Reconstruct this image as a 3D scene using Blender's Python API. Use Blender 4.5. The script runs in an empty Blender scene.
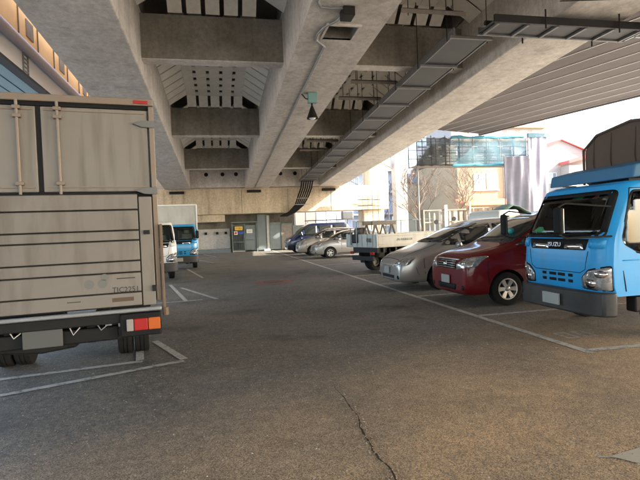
import bpy, bmesh, math, random
from mathutils import Vector, Matrix, Euler
from mathutils.bvhtree import BVHTree
random.seed(7)
PI = math.pi
R = math.radians
SC = bpy.context.scene
COL = SC.collection

# ------------------------------------------------------------------ camera, world, sun, exposure
cd = bpy.data.cameras.new('camera'); cam = bpy.data.objects.new('camera', cd); COL.objects.link(cam)
cd.sensor_width = 36; cd.lens = 27.0; cd.clip_start = .05; cd.clip_end = 1500
yaw, pitch, roll = R(11.9), R(-1.3), R(2.3)
fw = Vector((math.sin(yaw)*math.cos(pitch), math.cos(yaw)*math.cos(pitch), math.sin(pitch)))
rt0 = Vector((math.cos(yaw), -math.sin(yaw), 0)); up0 = rt0.cross(fw)
rt = rt0*math.cos(roll) - up0*math.sin(roll); up = up0*math.cos(roll) + rt0*math.sin(roll)
mw = Matrix((rt, up, -fw)).transposed().to_4x4(); mw.translation = (0, 0, 1.6)
cam.matrix_world = mw
SC.camera = cam
SUN_EL, SUN_AZ = R(33), R(112)      # azimuth clockwise from +Y (right and behind the camera)
w = bpy.data.worlds.new('World'); SC.world = w; w.use_nodes = True
nt = w.node_tree; bg = nt.nodes['Background']
sk = nt.nodes.new('ShaderNodeTexSky'); sk.sky_type = 'NISHITA'; sk.sun_disc = False
sk.sun_elevation = SUN_EL; sk.sun_rotation = SUN_AZ; sk.air_density = 1.0; sk.dust_density = 3.0; sk.ozone_density = 1.0
nt.links.new(sk.outputs[0], bg.inputs[0]); bg.inputs[1].default_value = .15
sd = bpy.data.lights.new('sun', 'SUN'); sd.energy = 2.6; sd.angle = R(.53); sd.color = (1, .93, .82)
so = bpy.data.objects.new('sun', sd); COL.objects.link(so)
sv = Vector((math.sin(SUN_AZ)*math.cos(SUN_EL), math.cos(SUN_AZ)*math.cos(SUN_EL), math.sin(SUN_EL)))
so.rotation_euler = (-sv).to_track_quat('-Z', 'Y').to_euler(); so.location = (0, 0, 60)
SC.view_settings.view_transform = 'Standard'; SC.view_settings.look = 'None'
SC.view_settings.exposure = 2.9; SC.view_settings.gamma = 1
SC.cycles.max_bounces = 8; SC.cycles.diffuse_bounces = 5; SC.cycles.use_denoising = True
SC.cycles.transparent_max_bounces = 16

# ------------------------------------------------------------------ materials
def mat(name, col, rough=.6, metal=0, noise=None, bump=0, bscale=40, spec=.5, coat=0, emit=None, grime=None):
    """noise=(scale, amount, colour2): soft mottling; grime=(colour, amount): streaks down faces"""
    m = bpy.data.materials.new(name); m.use_nodes = True
    t = m.node_tree; n = t.nodes; l = t.links; b = n['Principled BSDF']
    b.inputs['Roughness'].default_value = rough; b.inputs['Metallic'].default_value = metal
    b.inputs['Specular IOR Level'].default_value = spec; b.inputs['Coat Weight'].default_value = coat
    b.inputs['Coat Roughness'].default_value = .06
    c = None
    tc = n.new('ShaderNodeTexCoord')
    b.inputs['Base Color'].default_value = (*col, 1)
    if noise:
        s, a, c2 = noise
        nz = n.new('ShaderNodeTexNoise'); nz.inputs['Scale'].default_value = s; nz.inputs['Detail'].default_value = 6; nz.inputs['Roughness'].default_value = .65
        l.new(tc.outputs['Object'], nz.inputs['Vector'])
        r = n.new('ShaderNodeValToRGB'); r.color_ramp.elements[0].position = .35; r.color_ramp.elements[1].position = .68
        l.new(nz.outputs[0], r.inputs[0])
        mu = n.new('ShaderNodeMath'); mu.operation = 'MULTIPLY'; mu.inputs[1].default_value = a; l.new(r.outputs[0], mu.inputs[0])
        mx = n.new('ShaderNodeMixRGB'); mx.inputs[1].default_value = (*col, 1); mx.inputs[2].default_value = (*c2, 1)
        l.new(mu.outputs[0], mx.inputs[0]); c = mx.outputs[0]
    if grime:
        gc, ga, gs = grime
        mp = n.new('ShaderNodeMapping'); mp.inputs['Scale'].default_value = gs
        l.new(tc.outputs['Object'], mp.inputs[0])
        nz = n.new('ShaderNodeTexNoise'); nz.inputs['Scale'].default_value = 1; nz.inputs['Detail'].default_value = 5
        l.new(mp.outputs[0], nz.inputs['Vector'])
        r = n.new('ShaderNodeValToRGB'); r.color_ramp.elements[0].position = .48; r.color_ramp.elements[1].position = .72
        l.new(nz.outputs[0], r.inputs[0])
        mu = n.new('ShaderNodeMath'); mu.operation = 'MULTIPLY'; mu.inputs[1].default_value = ga; l.new(r.outputs[0], mu.inputs[0])
        mx = n.new('ShaderNodeMixRGB'); mx.inputs[1].default_value = (*col, 1); mx.inputs[2].default_value = (*gc, 1)
        if c: l.new(c, mx.inputs[1])
        l.new(mu.outputs[0], mx.inputs[0]); c = mx.outputs[0]
    if c: l.new(c, b.inputs['Base Color'])
    if bump:
        nz = n.new('ShaderNodeTexNoise'); nz.inputs['Scale'].default_value = bscale; nz.inputs['Detail'].default_value = 4
        l.new(tc.outputs['Object'], nz.inputs['Vector'])
        bp = n.new('ShaderNodeBump'); bp.inputs['Strength'].default_value = bump; bp.inputs['Distance'].default_value = .01
        l.new(nz.outputs[0], bp.inputs['Height']); l.new(bp.outputs[0], b.inputs['Normal'])
    if emit:
        b.inputs['Emission Color'].default_value = (*emit[0], 1); b.inputs['Emission Strength'].default_value = emit[1]
    return m

def glass_mat(name, tint, refl=.12):
    m = bpy.data.materials.new(name); m.use_nodes = True
    t = m.node_tree; n = t.nodes; l = t.links; n.remove(n['Principled BSDF'])
    tr = n.new('ShaderNodeBsdfTransparent'); tr.inputs[0].default_value = (*tint, 1)
    gl = n.new('ShaderNodeBsdfGlossy'); gl.inputs['Roughness'].default_value = .02; gl.inputs[0].default_value = (.95, .97, 1, 1)
    fr = n.new('ShaderNodeFresnel'); fr.inputs[0].default_value = 1.55
    ad = n.new('ShaderNodeMath'); ad.operation = 'ADD'; ad.inputs[1].default_value = refl; ad.use_clamp = True
    l.new(fr.outputs[0], ad.inputs[0])
    mx = n.new('ShaderNodeMixShader'); l.new(ad.outputs[0], mx.inputs[0]); l.new(tr.outputs[0], mx.inputs[1]); l.new(gl.outputs[0], mx.inputs[2])
    l.new(mx.outputs[0], n['Material Output'].inputs[0])
    return m

def asphalt():
    m = bpy.data.materials.new('asphalt'); m.use_nodes = True
    t = m.node_tree; n = t.nodes; l = t.links; b = n['Principled BSDF']
    tc = n.new('ShaderNodeTexCoord')
    def noise(scale, detail=6, vec=None, rough=.6):
        z = n.new('ShaderNodeTexNoise'); z.inputs['Scale'].default_value = scale; z.inputs['Detail'].default_value = detail; z.inputs['Roughness'].default_value = rough
        l.new(vec or tc.outputs['Object'], z.inputs['Vector']); return z.outputs[0]
    def ramp(inp, p0, p1, c0=(0, 0, 0, 1), c1=(1, 1, 1, 1)):
        r = n.new('ShaderNodeValToRGB'); e = r.color_ramp.elements; e[0].position = p0; e[1].position = p1; e[0].color = c0; e[1].color = c1
        l.new(inp, r.inputs[0]); return r.outputs[0]
    def mix(f, a, c, mode='MIX'):
        x = n.new('ShaderNodeMixRGB'); x.blend_type = mode
        for i, v in enumerate((f, a, c)):
            if isinstance(v, (int, float)): x.inputs[i].default_value = v
            elif isinstance(v, tuple): x.inputs[i].default_value = v
            else: l.new(v, x.inputs[i])
        return x.outputs[0]
    base = mix(ramp(noise(.35), .35, .65), (.085, .084, .080, 1), (.125, .120, .112, 1))
    base = mix(ramp(noise(1.7, 8), .5, .75), base, (.155, .14, .118, 1))                      # dusty worn patches
    mp = n.new('ShaderNodeMapping'); mp.inputs['Scale'].default_value = (1.6, .12, 1); l.new(tc.outputs['Object'], mp.inputs[0])
    base = mix(ramp(noise(1.0, 5, mp.outputs[0]), .55, .75), base, (.08, .078, .076, 1))       # tyre-polished lanes along the aisle
    base = mix(ramp(noise(16, 6), .42, .72), base, (.20, .18, .15, 1))
    base = mix(ramp(noise(.8, 3), .57, .66), base, (.082, .077, .071, 1))                       # oil stains
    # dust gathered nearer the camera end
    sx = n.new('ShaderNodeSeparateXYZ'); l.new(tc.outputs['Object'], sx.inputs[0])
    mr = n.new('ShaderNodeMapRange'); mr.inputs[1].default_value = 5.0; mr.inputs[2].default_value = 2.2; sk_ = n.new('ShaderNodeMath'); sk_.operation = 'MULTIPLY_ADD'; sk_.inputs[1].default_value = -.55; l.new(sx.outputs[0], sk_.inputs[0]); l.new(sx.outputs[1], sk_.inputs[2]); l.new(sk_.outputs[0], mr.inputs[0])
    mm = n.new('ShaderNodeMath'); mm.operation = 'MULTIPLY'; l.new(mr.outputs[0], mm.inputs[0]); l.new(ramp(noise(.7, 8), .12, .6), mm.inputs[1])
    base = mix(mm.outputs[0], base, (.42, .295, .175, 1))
    base = mix(.9, base, ramp(noise(6, 8, None, .75), .30, .62, (.72, .72, .72, 1), (1.12, 1.11, 1.08, 1)), 'MULTIPLY')
    base = mix(ramp(noise(42, 4, None, .7), .60, .70), base, (.055, .05, .045, 1))
    # aggregate
    vo = n.new('ShaderNodeTexVoronoi'); vo.inputs['Scale'].default_value = 150; l.new(tc.outputs['Object'], vo.inputs['Vector'])
    ag = ramp(vo.outputs['Color'], .15, .95, (.32, .32, .32, 1), (2.15, 2.05, 1.9, 1))
    base = mix(.85, base, ag, 'MULTIPLY')
    sp = n.new('ShaderNodeTexVoronoi'); sp.inputs['Scale'].default_value = 14; sp.inputs['Randomness'].default_value = 1; l.new(tc.outputs['Object'], sp.inputs['Vector'])
    spk = ramp(sp.outputs['Distance'], .02, .055, (1, 1, 1, 1), (0, 0, 0, 1))
    gate = ramp(noise(3.0, 3), .44, .54)
    s2 = mix(1.0, spk, gate, 'MULTIPLY')
    base = mix(s2, base, (.26, .22, .16, 1))
    l.new(base, b.inputs['Base Color'])
    l.new(ramp(noise(.6, 6), .3, .7, (.52, .52, .52, 1), (.82, .82, .82, 1)), b.inputs['Roughness'])
    bp = n.new('ShaderNodeBump'); bp.inputs['Strength'].default_value = .6; bp.inputs['Distance'].default_value = .005
    l.new(vo.outputs['Distance'], bp.inputs['Height'])
    bp2 = n.new('ShaderNodeBump'); bp2.inputs['Strength'].default_value = .35; bp2.inputs['Distance'].default_value = .03
    l.new(noise(2.2, 4), bp2.inputs['Height']); l.new(bp.outputs[0], bp2.inputs['Normal'])
    l.new(bp2.outputs[0], b.inputs['Normal'])
    return m

def worn_paint():
    m = bpy.data.materials.new('worn_road_paint'); m.use_nodes = True
    t = m.node_tree; n = t.nodes; l = t.links; b = n['Principled BSDF']
    tc = n.new('ShaderNodeTexCoord')
    z = n.new('ShaderNodeTexNoise'); z.inputs['Scale'].default_value = 9; z.inputs['Detail'].default_value = 10; z.inputs['Roughness'].default_value = .75
    l.new(tc.outputs['Object'], z.inputs['Vector'])
    r = n.new('ShaderNodeValToRGB'); e = r.color_ramp.elements; e[0].position = .36; e[0].color = (.15, .14, .125, 1); e[1].position = .50; e[1].color = (.46, .44, .39, 1)
    l.new(z.outputs[0], r.inputs[0]); l.new(r.outputs[0], b.inputs['Base Color']); b.inputs['Roughness'].default_value = .75
    return m

def concrete(name, c1, c2, streak, board=True):
    m = mat(name, c1, .85, noise=(.9, .75, c2), grime=(streak, .55, (2.2, 2.2, .25)), bump=.25, bscale=25, spec=.3)
    t = m.node_tree; n = t.nodes; l = t.links; b = n['Principled BSDF']
    tc = [x for x in n if x.type == 'TEX_COORD'][0]
    src = b.inputs['Base Color'].links[0].from_socket
    for sc, p0, p1, lo in ((7, .35, .62, .74), (38, .30, .5, .80)):
        z = n.new('ShaderNodeTexNoise'); z.inputs['Scale'].default_value = sc; z.inputs['Detail'].default_value = 8; z.inputs['Roughness'].default_value = .7
        l.new(tc.outputs['Object'], z.inputs['Vector'])
        r = n.new('ShaderNodeValToRGB'); e = r.color_ramp.elements; e[0].position = p0; e[1].position = p1; e[0].color = (lo, lo, lo, 1)
        l.new(z.outputs[0], r.inputs[0])
        mx = n.new('ShaderNodeMixRGB'); mx.blend_type = 'MULTIPLY'; mx.inputs[0].default_value = 1; l.new(src, mx.inputs[1]); l.new(r.outputs[0], mx.inputs[2]); src = mx.outputs[0]
    if board:   # board marks differ slightly in tone from one pour strip to the next
        mp = n.new('ShaderNodeMapping'); mp.inputs['Scale'].default_value = (5.3, .55, 1); l.new(tc.outputs['Object'], mp.inputs[0])
        wn = n.new('ShaderNodeTexVoronoi'); wn.inputs['Randomness'].default_value = 0; wn.inputs['Scale'].default_value = 1; wn.distance = 'CHEBYCHEV'; l.new(mp.outputs[0], wn.inputs['Vector'])
        r = n.new('ShaderNodeValToRGB'); e = r.color_ramp.elements; e[0].color = (.90, .90, .90, 1); e[1].color = (1, 1, 1, 1); l.new(wn.outputs['Color'], r.inputs[0])
        mx = n.new('ShaderNodeMixRGB'); mx.blend_type = 'MULTIPLY'; mx.inputs[0].default_value = 1; l.new(src, mx.inputs[1]); l.new(r.outputs[0], mx.inputs[2]); src = mx.outputs[0]
    l.new(src, b.inputs['Base Color'])
    if board:   # formwork joints as fine relief
        t = m.node_tree; n = t.nodes; l = t.links; b = n['Principled BSDF']
        tc = [x for x in n if x.type == 'TEX_COORD'][0]
        sx = n.new('ShaderNodeSeparateXYZ'); l.new(tc.outputs['Object'], sx.inputs[0])
        md = n.new('ShaderNodeMath'); md.operation = 'PINGPONG'; md.inputs[1].default_value = .9; l.new(sx.outputs[1], md.inputs[0])
        lt = n.new('ShaderNodeMath'); lt.operation = 'LESS_THAN'; lt.inputs[1].default_value = .008; l.new(md.outputs[0], lt.inputs[0])
        old = b.inputs['Normal'].links[0].from_node
        bp = n.new('ShaderNodeBump'); bp.inputs['Strength'].default_value = .5; bp.inputs['Distance'].default_value = -.01
        l.new(lt.outputs[0], bp.inputs['Height']); l.new(old.outputs[0], bp.inputs['Normal']); l.new(bp.outputs[0], b.inputs['Normal'])
    return m

M = dict(
    asphalt=asphalt(), paint=worn_paint(),
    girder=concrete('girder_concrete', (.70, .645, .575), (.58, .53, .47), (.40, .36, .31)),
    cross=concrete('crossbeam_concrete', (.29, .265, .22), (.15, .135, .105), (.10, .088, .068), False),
    pier=concrete('pier_concrete', (.74, .61, .44), (.58, .47, .33), (.26, .20, .13), False),
    slab=mat('deck_slab_concrete', (.26, .24, .21), .9, noise=(2, .6, (.15, .13, .11))),
    board=mat('pale_board', (.80, .76, .68), .7, 0, noise=(3, .6, (.60, .56, .49))),
    soffit=mat('brown_soffit_panel', (.13, .115, .110), .8, 0, spec=.15, noise=(.7, .5, (.095, .083, .08))),
    seam=mat('pale_seam', (.46, .44, .43), .4),
    galv=mat('galvanised_steel', (.30, .31, .31), .45, .5, noise=(3, .5, (.2, .2, .2))),
    trayp=mat('tray_sheet', (.050, .052, .053), .6, .1, noise=(2, .5, (.035, .036, .036))),
    trayf=mat('tray_frame', (.15, .15, .145), .5, .2, noise=(6, .5, (.09, .085, .08))),
    black=mat('black_rubber', (.008, .008, .008), .7, spec=.25, bump=.2, bscale=60),
    blackm=mat('black_metal', (.009, .009, .009), .55, spec=.25, noise=(8, .5, (.022, .018, .013))),
    tyre=mat('tyre_rubber', (.012, .0115, .011), .85, spec=.25, noise=(12, .4, (.03, .027, .023))),
    rim=mat('alloy_rim', (.55, .55, .55), .3, .8),
    steelrim=mat('steel_rim', (.35, .35, .34), .5, .4, noise=(8, .5, (.2, .17, .14))),
    chrome=mat('chrome', (.75, .75, .75), .12, 1),
    darkplastic=mat('grey_plastic', (.055, .055, .06), .55, noise=(6, .3, (.08, .075, .07))),
    bumper=mat('bumper_grey', (.026, .025, .025), .5, noise=(5, .5, (.055, .047, .038))),
    bodywhite=mat('aluminium_box_panel', (.215, .195, .165), .5, .1, noise=(1.3, .5, (.18, .162, .136)), grime=((.10, .08, .058), .6, (9, 9, .8))),
    gatepanel=mat('tailgate_aluminium', (.205, .18, .152), .5, .15, noise=(1.5, .5, (.172, .15, .125)), grime=((.10, .078, .055), .65, (6, 6, 1.3))),
    rust=mat('rusty_post', (.12, .09, .065), .7, noise=(9, .7, (.20, .11, .06))),
    rod=mat('lock_rod', (.215, .18, .145), .5, .3, noise=(8, .6, (.25, .16, .10))),
    whitep=mat('white_paint', (.72, .71, .68), .35, coat=.4, noise=(2, .3, (.6, .58, .54))),
    offwhite=mat('off_white_steel', (.50, .49, .44), .5, noise=(2, .5, (.40, .38, .33)), grime=((.25, .2, .14), .4, (4, 4, .8))),
    blue=mat('blue_truck_paint', (.018, .33, .70), .42, coat=.15, spec=.35, noise=(1.5, .4, (.03, .28, .60)), grime=((.08, .24, .40), .35, (5, 5, .9))),
    bluevisor=mat('blue_visor_paint', (.045, .15, .27), .6, spec=.3, noise=(3, .5, (.07, .18, .28))),
    blue2=mat('bright_blue_paint', (.03, .30, .60), .3, coat=.5),
    red=mat('red_pearl_paint', (.15, .001, .004), .45, .0, coat=.75, spec=.2),
    silver=mat('silver_paint', (.47, .455, .435), .28, .6, coat=.9),
    silver2=mat('pale_silver_paint', (.52, .48, .43), .3, .4, coat=.8),
    navy=mat('navy_paint', (.006, .011, .035), .25, coat=1),
    glass=glass_mat('clear_glass', (.82, .88, .86), .0), glassd=mat('dark_window', (.018, .022, .022), .04, spec=.8, coat=.6),
    lens=mat('lamp_lens', (.62, .62, .62), .08, .55, noise=(22, .9, (.16, .14, .13)), coat=1),
    redl=mat('red_lens', (.36, .008, .008), .2, coat=1), amber=mat('amber_lens', (.48, .10, .012), .2, coat=1), clearl=mat('clear_lens', (.30, .27, .24), .15, coat=1),
    plate=mat('number_plate', (.34, .35, .33), .5), canvas=mat('brown_canvas', (.115, .075, .055), .9, noise=(1.2, .6, (.085, .055, .042)), bump=.5, bscale=6),
    interior=mat('cab_interior', (.17, .16, .14), .8), seat=mat('seat_cloth', (.22, .20, .18), .9),
    hem=mat('teal_net_hem', (.04, .20, .27), .8, noise=(5, .5, (.07, .26, .32))),
    hinge=mat('hinge_steel', (.15, .15, .145), .5, .3, noise=(6, .5, (.10, .095, .085))),
    teal=mat('teal_box', (.16, .30, .28), .5), lampw=mat('lamp_glass', (.8, .8, .76), .2),
    dark=mat('dark_void', (.01, .01, .01), 1), ink=mat('black_ink', (.03, .028, .025), .6), sticker=mat('faded_sticker', (.15, .145, .13), .6), brownlabel=mat('brown_label', (.09, .055, .03), .6),
    orangef=mat('ochre_fascia', (.75, .50, .20), .6, noise=(.8, .5, (.5, .33, .15))),
    lav=mat('lavender_steel', (.45, .42, .48), .45), pbw=mat('pale_blue_panel', (.60, .68, .78), .4, noise=(.6, .5, (.75, .78, .82))),
    tealroof=mat('teal_sheet', (.20, .34, .38), .5), fenceg=mat('green_grey_steel', (.13, .17, .15), .6, noise=(3, .5, (.09, .11, .10))),
    fencepan=mat('blue_grey_sheet', (.17, .20, .20), .6, noise=(1.5, .6, (.11, .13, .12))), woodbr=mat('weathered_frame', (.22, .19, .16), .8, noise=(5, .6, (.12, .10, .08))),
    palefr=mat('pale_frame', (.50, .48, .44), .7, noise=(4, .5, (.34, .31, .27))),
    signy=mat('yellow_sign', (.72, .42, .06), .5), signw=mat('white_sign', (.75, .72, .62), .5), signr=mat('red_sign', (.6, .03, .03), .5), signb=mat('blue_sign', (.04, .08, .35), .5),
    netb=None, nett=None, sheet=mat('white_dust_sheet', (.27, .255, .29), .7, noise=(2, .6, (.19, .18, .215)), bump=.6, bscale=2.5),
    wally=mat('cream_render', (.30, .235, .145), .85, noise=(.5, .4, (.25, .195, .12))), wallw=mat('white_render', (.32, .295, .275), .85, noise=(.5, .4, (.26, .24, .225))),
    wallp=mat('pale_blue_wall', (.28, .32, .40), .8, noise=(.4, .4, (.34, .36, .42))), wallpk=mat('pale_pink_wall', (.42, .35, .32), .8),
    roofo=mat('orange_tiles', (.50, .17, .08), .8, noise=(3, .5, (.38, .13, .07))), roofg=mat('grey_tiles', (.25, .27, .31), .7), roofp=mat('faded_red_tiles', (.45, .10, .09), .8, noise=(3, .4, (.5, .14, .12))),
    winf=mat('window_frame', (.62, .60, .56), .5), wing=mat('house_window', (.14, .18, .24), .08, spec=.8, noise=(2, .6, (.3, .33, .36))),
    bark=mat('bare_bark', (.15, .115, .085), .9, noise=(8, .5, (.10, .075, .055))), tarpg=mat('green_tarp', (.02, .05, .03), .7, noise=(3, .5, (.035, .075, .045))),
    orange=mat('orange_sheet', (.70, .16, .06), .7), leaf=mat('dry_leaf', (.42, .35, .24), .9, noise=(30, .8, (.65, .60, .5))),
    redmark=mat('red_road_paint', (.26, .09, .06), .8, noise=(8, .7, (.14, .09, .07))), iron=mat('cast_iron', (.06, .05, .045), .6, noise=(9, .6, (.12, .08, .06)), bump=.6, bscale=50),
    crack=mat('crack_dirt', (.030, .024, .018), .95), hi=mat('high_vis_cloth', (.35, .6, .02), .8), greencl=mat('green_cloth', (.05, .25, .10), .9), redcl=mat('red_cloth', (.4, .05, .04), .9), tealorb=mat('teal_ornament', (.02, .35, .33), .3),
    rubble=mat('light_pebble', (.24, .19, .13), .9))

def net_mat(name, col, alpha):
    m = bpy.data.materials.new(name); m.use_nodes = True
    t = m.node_tree; n = t.nodes; l = t.links; b = n['Principled BSDF']
    b.inputs['Base Color'].default_value = (*col, 1); b.inputs['Roughness'].default_value = .8
    tr = n.new('ShaderNodeBsdfTransparent'); tl = n.new('ShaderNodeBsdfTranslucent'); tl.inputs[0].default_value = (*col, 1)
    m1 = n.new('ShaderNodeMixShader'); m1.inputs[0].default_value = .22; l.new(b.outputs[0], m1.inputs[1]); l.new(tl.outputs[0], m1.inputs[2])
    tc = n.new('ShaderNodeTexCoord'); z = n.new('ShaderNodeTexNoise'); z.inputs['Scale'].default_value = 1.4; z.inputs['Detail'].default_value = 6; l.new(tc.outputs['Object'], z.inputs['Vector'])
    mr = n.new('ShaderNodeMapRange'); mr.inputs[1].default_value = .3; mr.inputs[2].default_value = .7; mr.inputs[3].default_value = alpha-.22; mr.inputs[4].default_value = min(1, alpha+.22); l.new(z.outputs[0], mr.inputs[0])
    m2 = n.new('ShaderNodeMixShader'); l.new(mr.outputs[0], m2.inputs[0]); l.new(tr.outputs[0], m2.inputs[1]); l.new(m1.outputs[0], m2.inputs[2])
    l.new(m2.outputs[0], n['Material Output'].inputs[0]); return m
M['netb'] = net_mat('blue_net', (.045, .12, .15), .74); M['nett'] = net_mat('dark_net', (.035, .04, .04), .8)

# ------------------------------------------------------------------ helpers
def tag(o, label=None, cat=None, group=None, kind=None):
    if label: o['label'] = label
    if cat: o['category'] = cat
    if group: o['group'] = group
    if kind: o['kind'] = kind
    return o
def empty(name, loc=(0, 0, 0), rz=0, label=None, cat=None, group=None, kind=None):
    o = bpy.data.objects.new(name, None); COL.objects.link(o); o.location = loc; o.rotation_euler = (0, 0, rz); o.empty_display_size = .2
    return tag(o, label, cat, group, kind)
def link(name, me, parent=None, loc=None):
    o = bpy.data.objects.new(name, me); COL.objects.link(o)
    if parent: o.parent = parent
    if loc is not None: o.location = loc
    return o
class MB:
    def __init__(s): s.v = []; s.f = []; s.mi = []
    def add(s, vs, fs, mi=0):
        k = len(s.v); s.v += [tuple(v) for v in vs]; s.f += [tuple(i+k for i in f) for f in fs]; s.mi += [mi]*len(fs); return s
    def box(s, x0, x1, y0, y1, z0, z1, mi=0, T=None):
        vs = [Vector((x, y, z)) for x in (x0, x1) for y in (y0, y1) for z in (z0, z1)]
        if T: vs = [T @ v for v in vs]
        return s.add(vs, [(0, 1, 3, 2), (4, 6, 7, 5), (0, 4, 5, 1), (2, 3, 7, 6), (0, 2, 6, 4), (1, 5, 7, 3)], mi)
    def hexa(s, p, mi=0):      # eight corners: bottom 4 (ccw) then top 4
        return s.add(p, [(3, 2, 1, 0), (4, 5, 6, 7), (0, 1, 5, 4), (1, 2, 6, 5), (2, 3, 7, 6), (3, 0, 4, 7)], mi)
    def prism(s, pts, ax, a, b, mi=0):   # pts 2D; ax 'x': (y,z) 'y': (x,z) 'z': (x,y)
        f = {'x': lambda p, t: (t, p[0], p[1]), 'y': lambda p, t: (p[0], t, p[1]), 'z': lambda p, t: (p[0], p[1], t)}[ax]
        n = len(pts); vs = [f(p, a) for p in pts]+[f(p, b) for p in pts]
        return s.add(vs, [tuple(range(n))[::-1], tuple(range(n, 2*n))]+[(i, (i+1) % n, n+(i+1) % n, n+i) for i in range(n)], mi)
    def tube(s, path, r, n=8, mi=0, cap=True):
        P = [Vector(p) for p in path]; rs = r if isinstance(r, (list, tuple)) else [r]*len(P); vs = []; fs = []
        u = None
        for i, p in enumerate(P):
            d = (P[min(i+1, len(P)-1)]-P[max(i-1, 0)]).normalized()
            if u is None:
                u = d.orthogonal().normalized()
            u = (u-d*u.dot(d)); u = u.normalized() if u.length > 1e-6 else d.orthogonal().normalized()
            v = d.cross(u)
            vs += [p+(u*math.cos(a)+v*math.sin(a))*rs[i] for a in [2*PI*k/n for k in range(n)]]
        for i in range(len(P)-1):
            fs += [(i*n+k, i*n+(k+1) % n, (i+1)*n+(k+1) % n, (i+1)*n+k) for k in range(n)]
        if cap: fs += [tuple(range(n))[::-1], tuple(range((len(P)-1)*n, len(P)*n))]
        return s.add(vs, fs, mi)
    def lathe(s, prof, n=24, ax='y', c=(0, 0, 0), mi=0, cap=True):   # prof (r, h) around axis
        vs = []; fs = []
        for (r, h) in prof:
            for k in range(n):
                a = 2*PI*k/n; ca, sa = r*math.cos(a), r*math.sin(a)
                vs.append({'y': (ca, h, sa), 'z': (ca, sa, h), 'x': (h, ca, sa)}[ax])
        vs = [(v[0]+c[0], v[1]+c[1], v[2]+c[2]) for v in vs]
        for i in range(len(prof)-1):
            fs += [(i*n+k, i*n+(k+1) % n, (i+1)*n+(k+1) % n, (i+1)*n+k) for k in range(n)]
        if cap: fs += [tuple(range(n))[::-1], tuple(range((len(prof)-1)*n, len(prof)*n))]
        return s.add(vs, fs, mi)
    def mesh(s, name, mats):
        me = bpy.data.meshes.new(name); me.from_pydata(s.v, [], s.f)
        for m in (mats if isinstance(mats, (list, tuple)) else [mats]): me.materials.append(m)
        me.polygons.foreach_set('material_index', s.mi)
        bm = bmesh.new(); bm.from_mesh(me); bmesh.ops.recalc_face_normals(bm, faces=bm.faces); bm.to_mesh(me); bm.free()
        return me
    def build(s, name, mats, parent=None, bevel=0, smooth=False, loc=None):
        me = s.mesh(name, mats); o = link(name, me, parent, loc)
        if smooth:
            me.polygons.foreach_set('use_smooth', [True]*len(me.polygons))
            me.set_sharp_from_angle(angle=R(35))
        if bevel:
            b = o.modifiers.new('bevel', 'BEVEL'); b.width = bevel; b.segments = 2; b.limit_method = 'ANGLE'; b.angle_limit = R(40)
        return o
def box(name, m, dims, parent=None, bevel=0, loc=None): return MB().box(*dims).build(name, m, parent, bevel, loc=loc)
def copy_tree(o, parent=None):
    c = o.copy(); COL.objects.link(c)
    if parent: c.parent = parent
    for ch in list(o.children): copy_tree(ch, c)
    return c
def structure(o): return tag(o, kind='structure')
def text(s, size, m, parent, loc, rot, name='lettering', ext=.002, align='CENTER', sx=1.0):
    cu = bpy.data.curves.new('t', 'FONT'); cu.body = s; cu.size = size; cu.extrude = ext; cu.align_x = align; cu.align_y = 'CENTER'; cu.resolution_u = 2
    t = bpy.data.objects.new('t', cu); COL.objects.link(t); bpy.context.view_layer.update()
    me = bpy.data.meshes.new_from_object(t.evaluated_get(bpy.context.evaluated_depsgraph_get()))
    bpy.data.objects.remove(t); me.materials.clear(); me.materials.append(m)
    o = link(name, me, parent); o.location = loc; o.rotation_euler = rot; o.scale = (sx, 1, 1); return o

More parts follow.
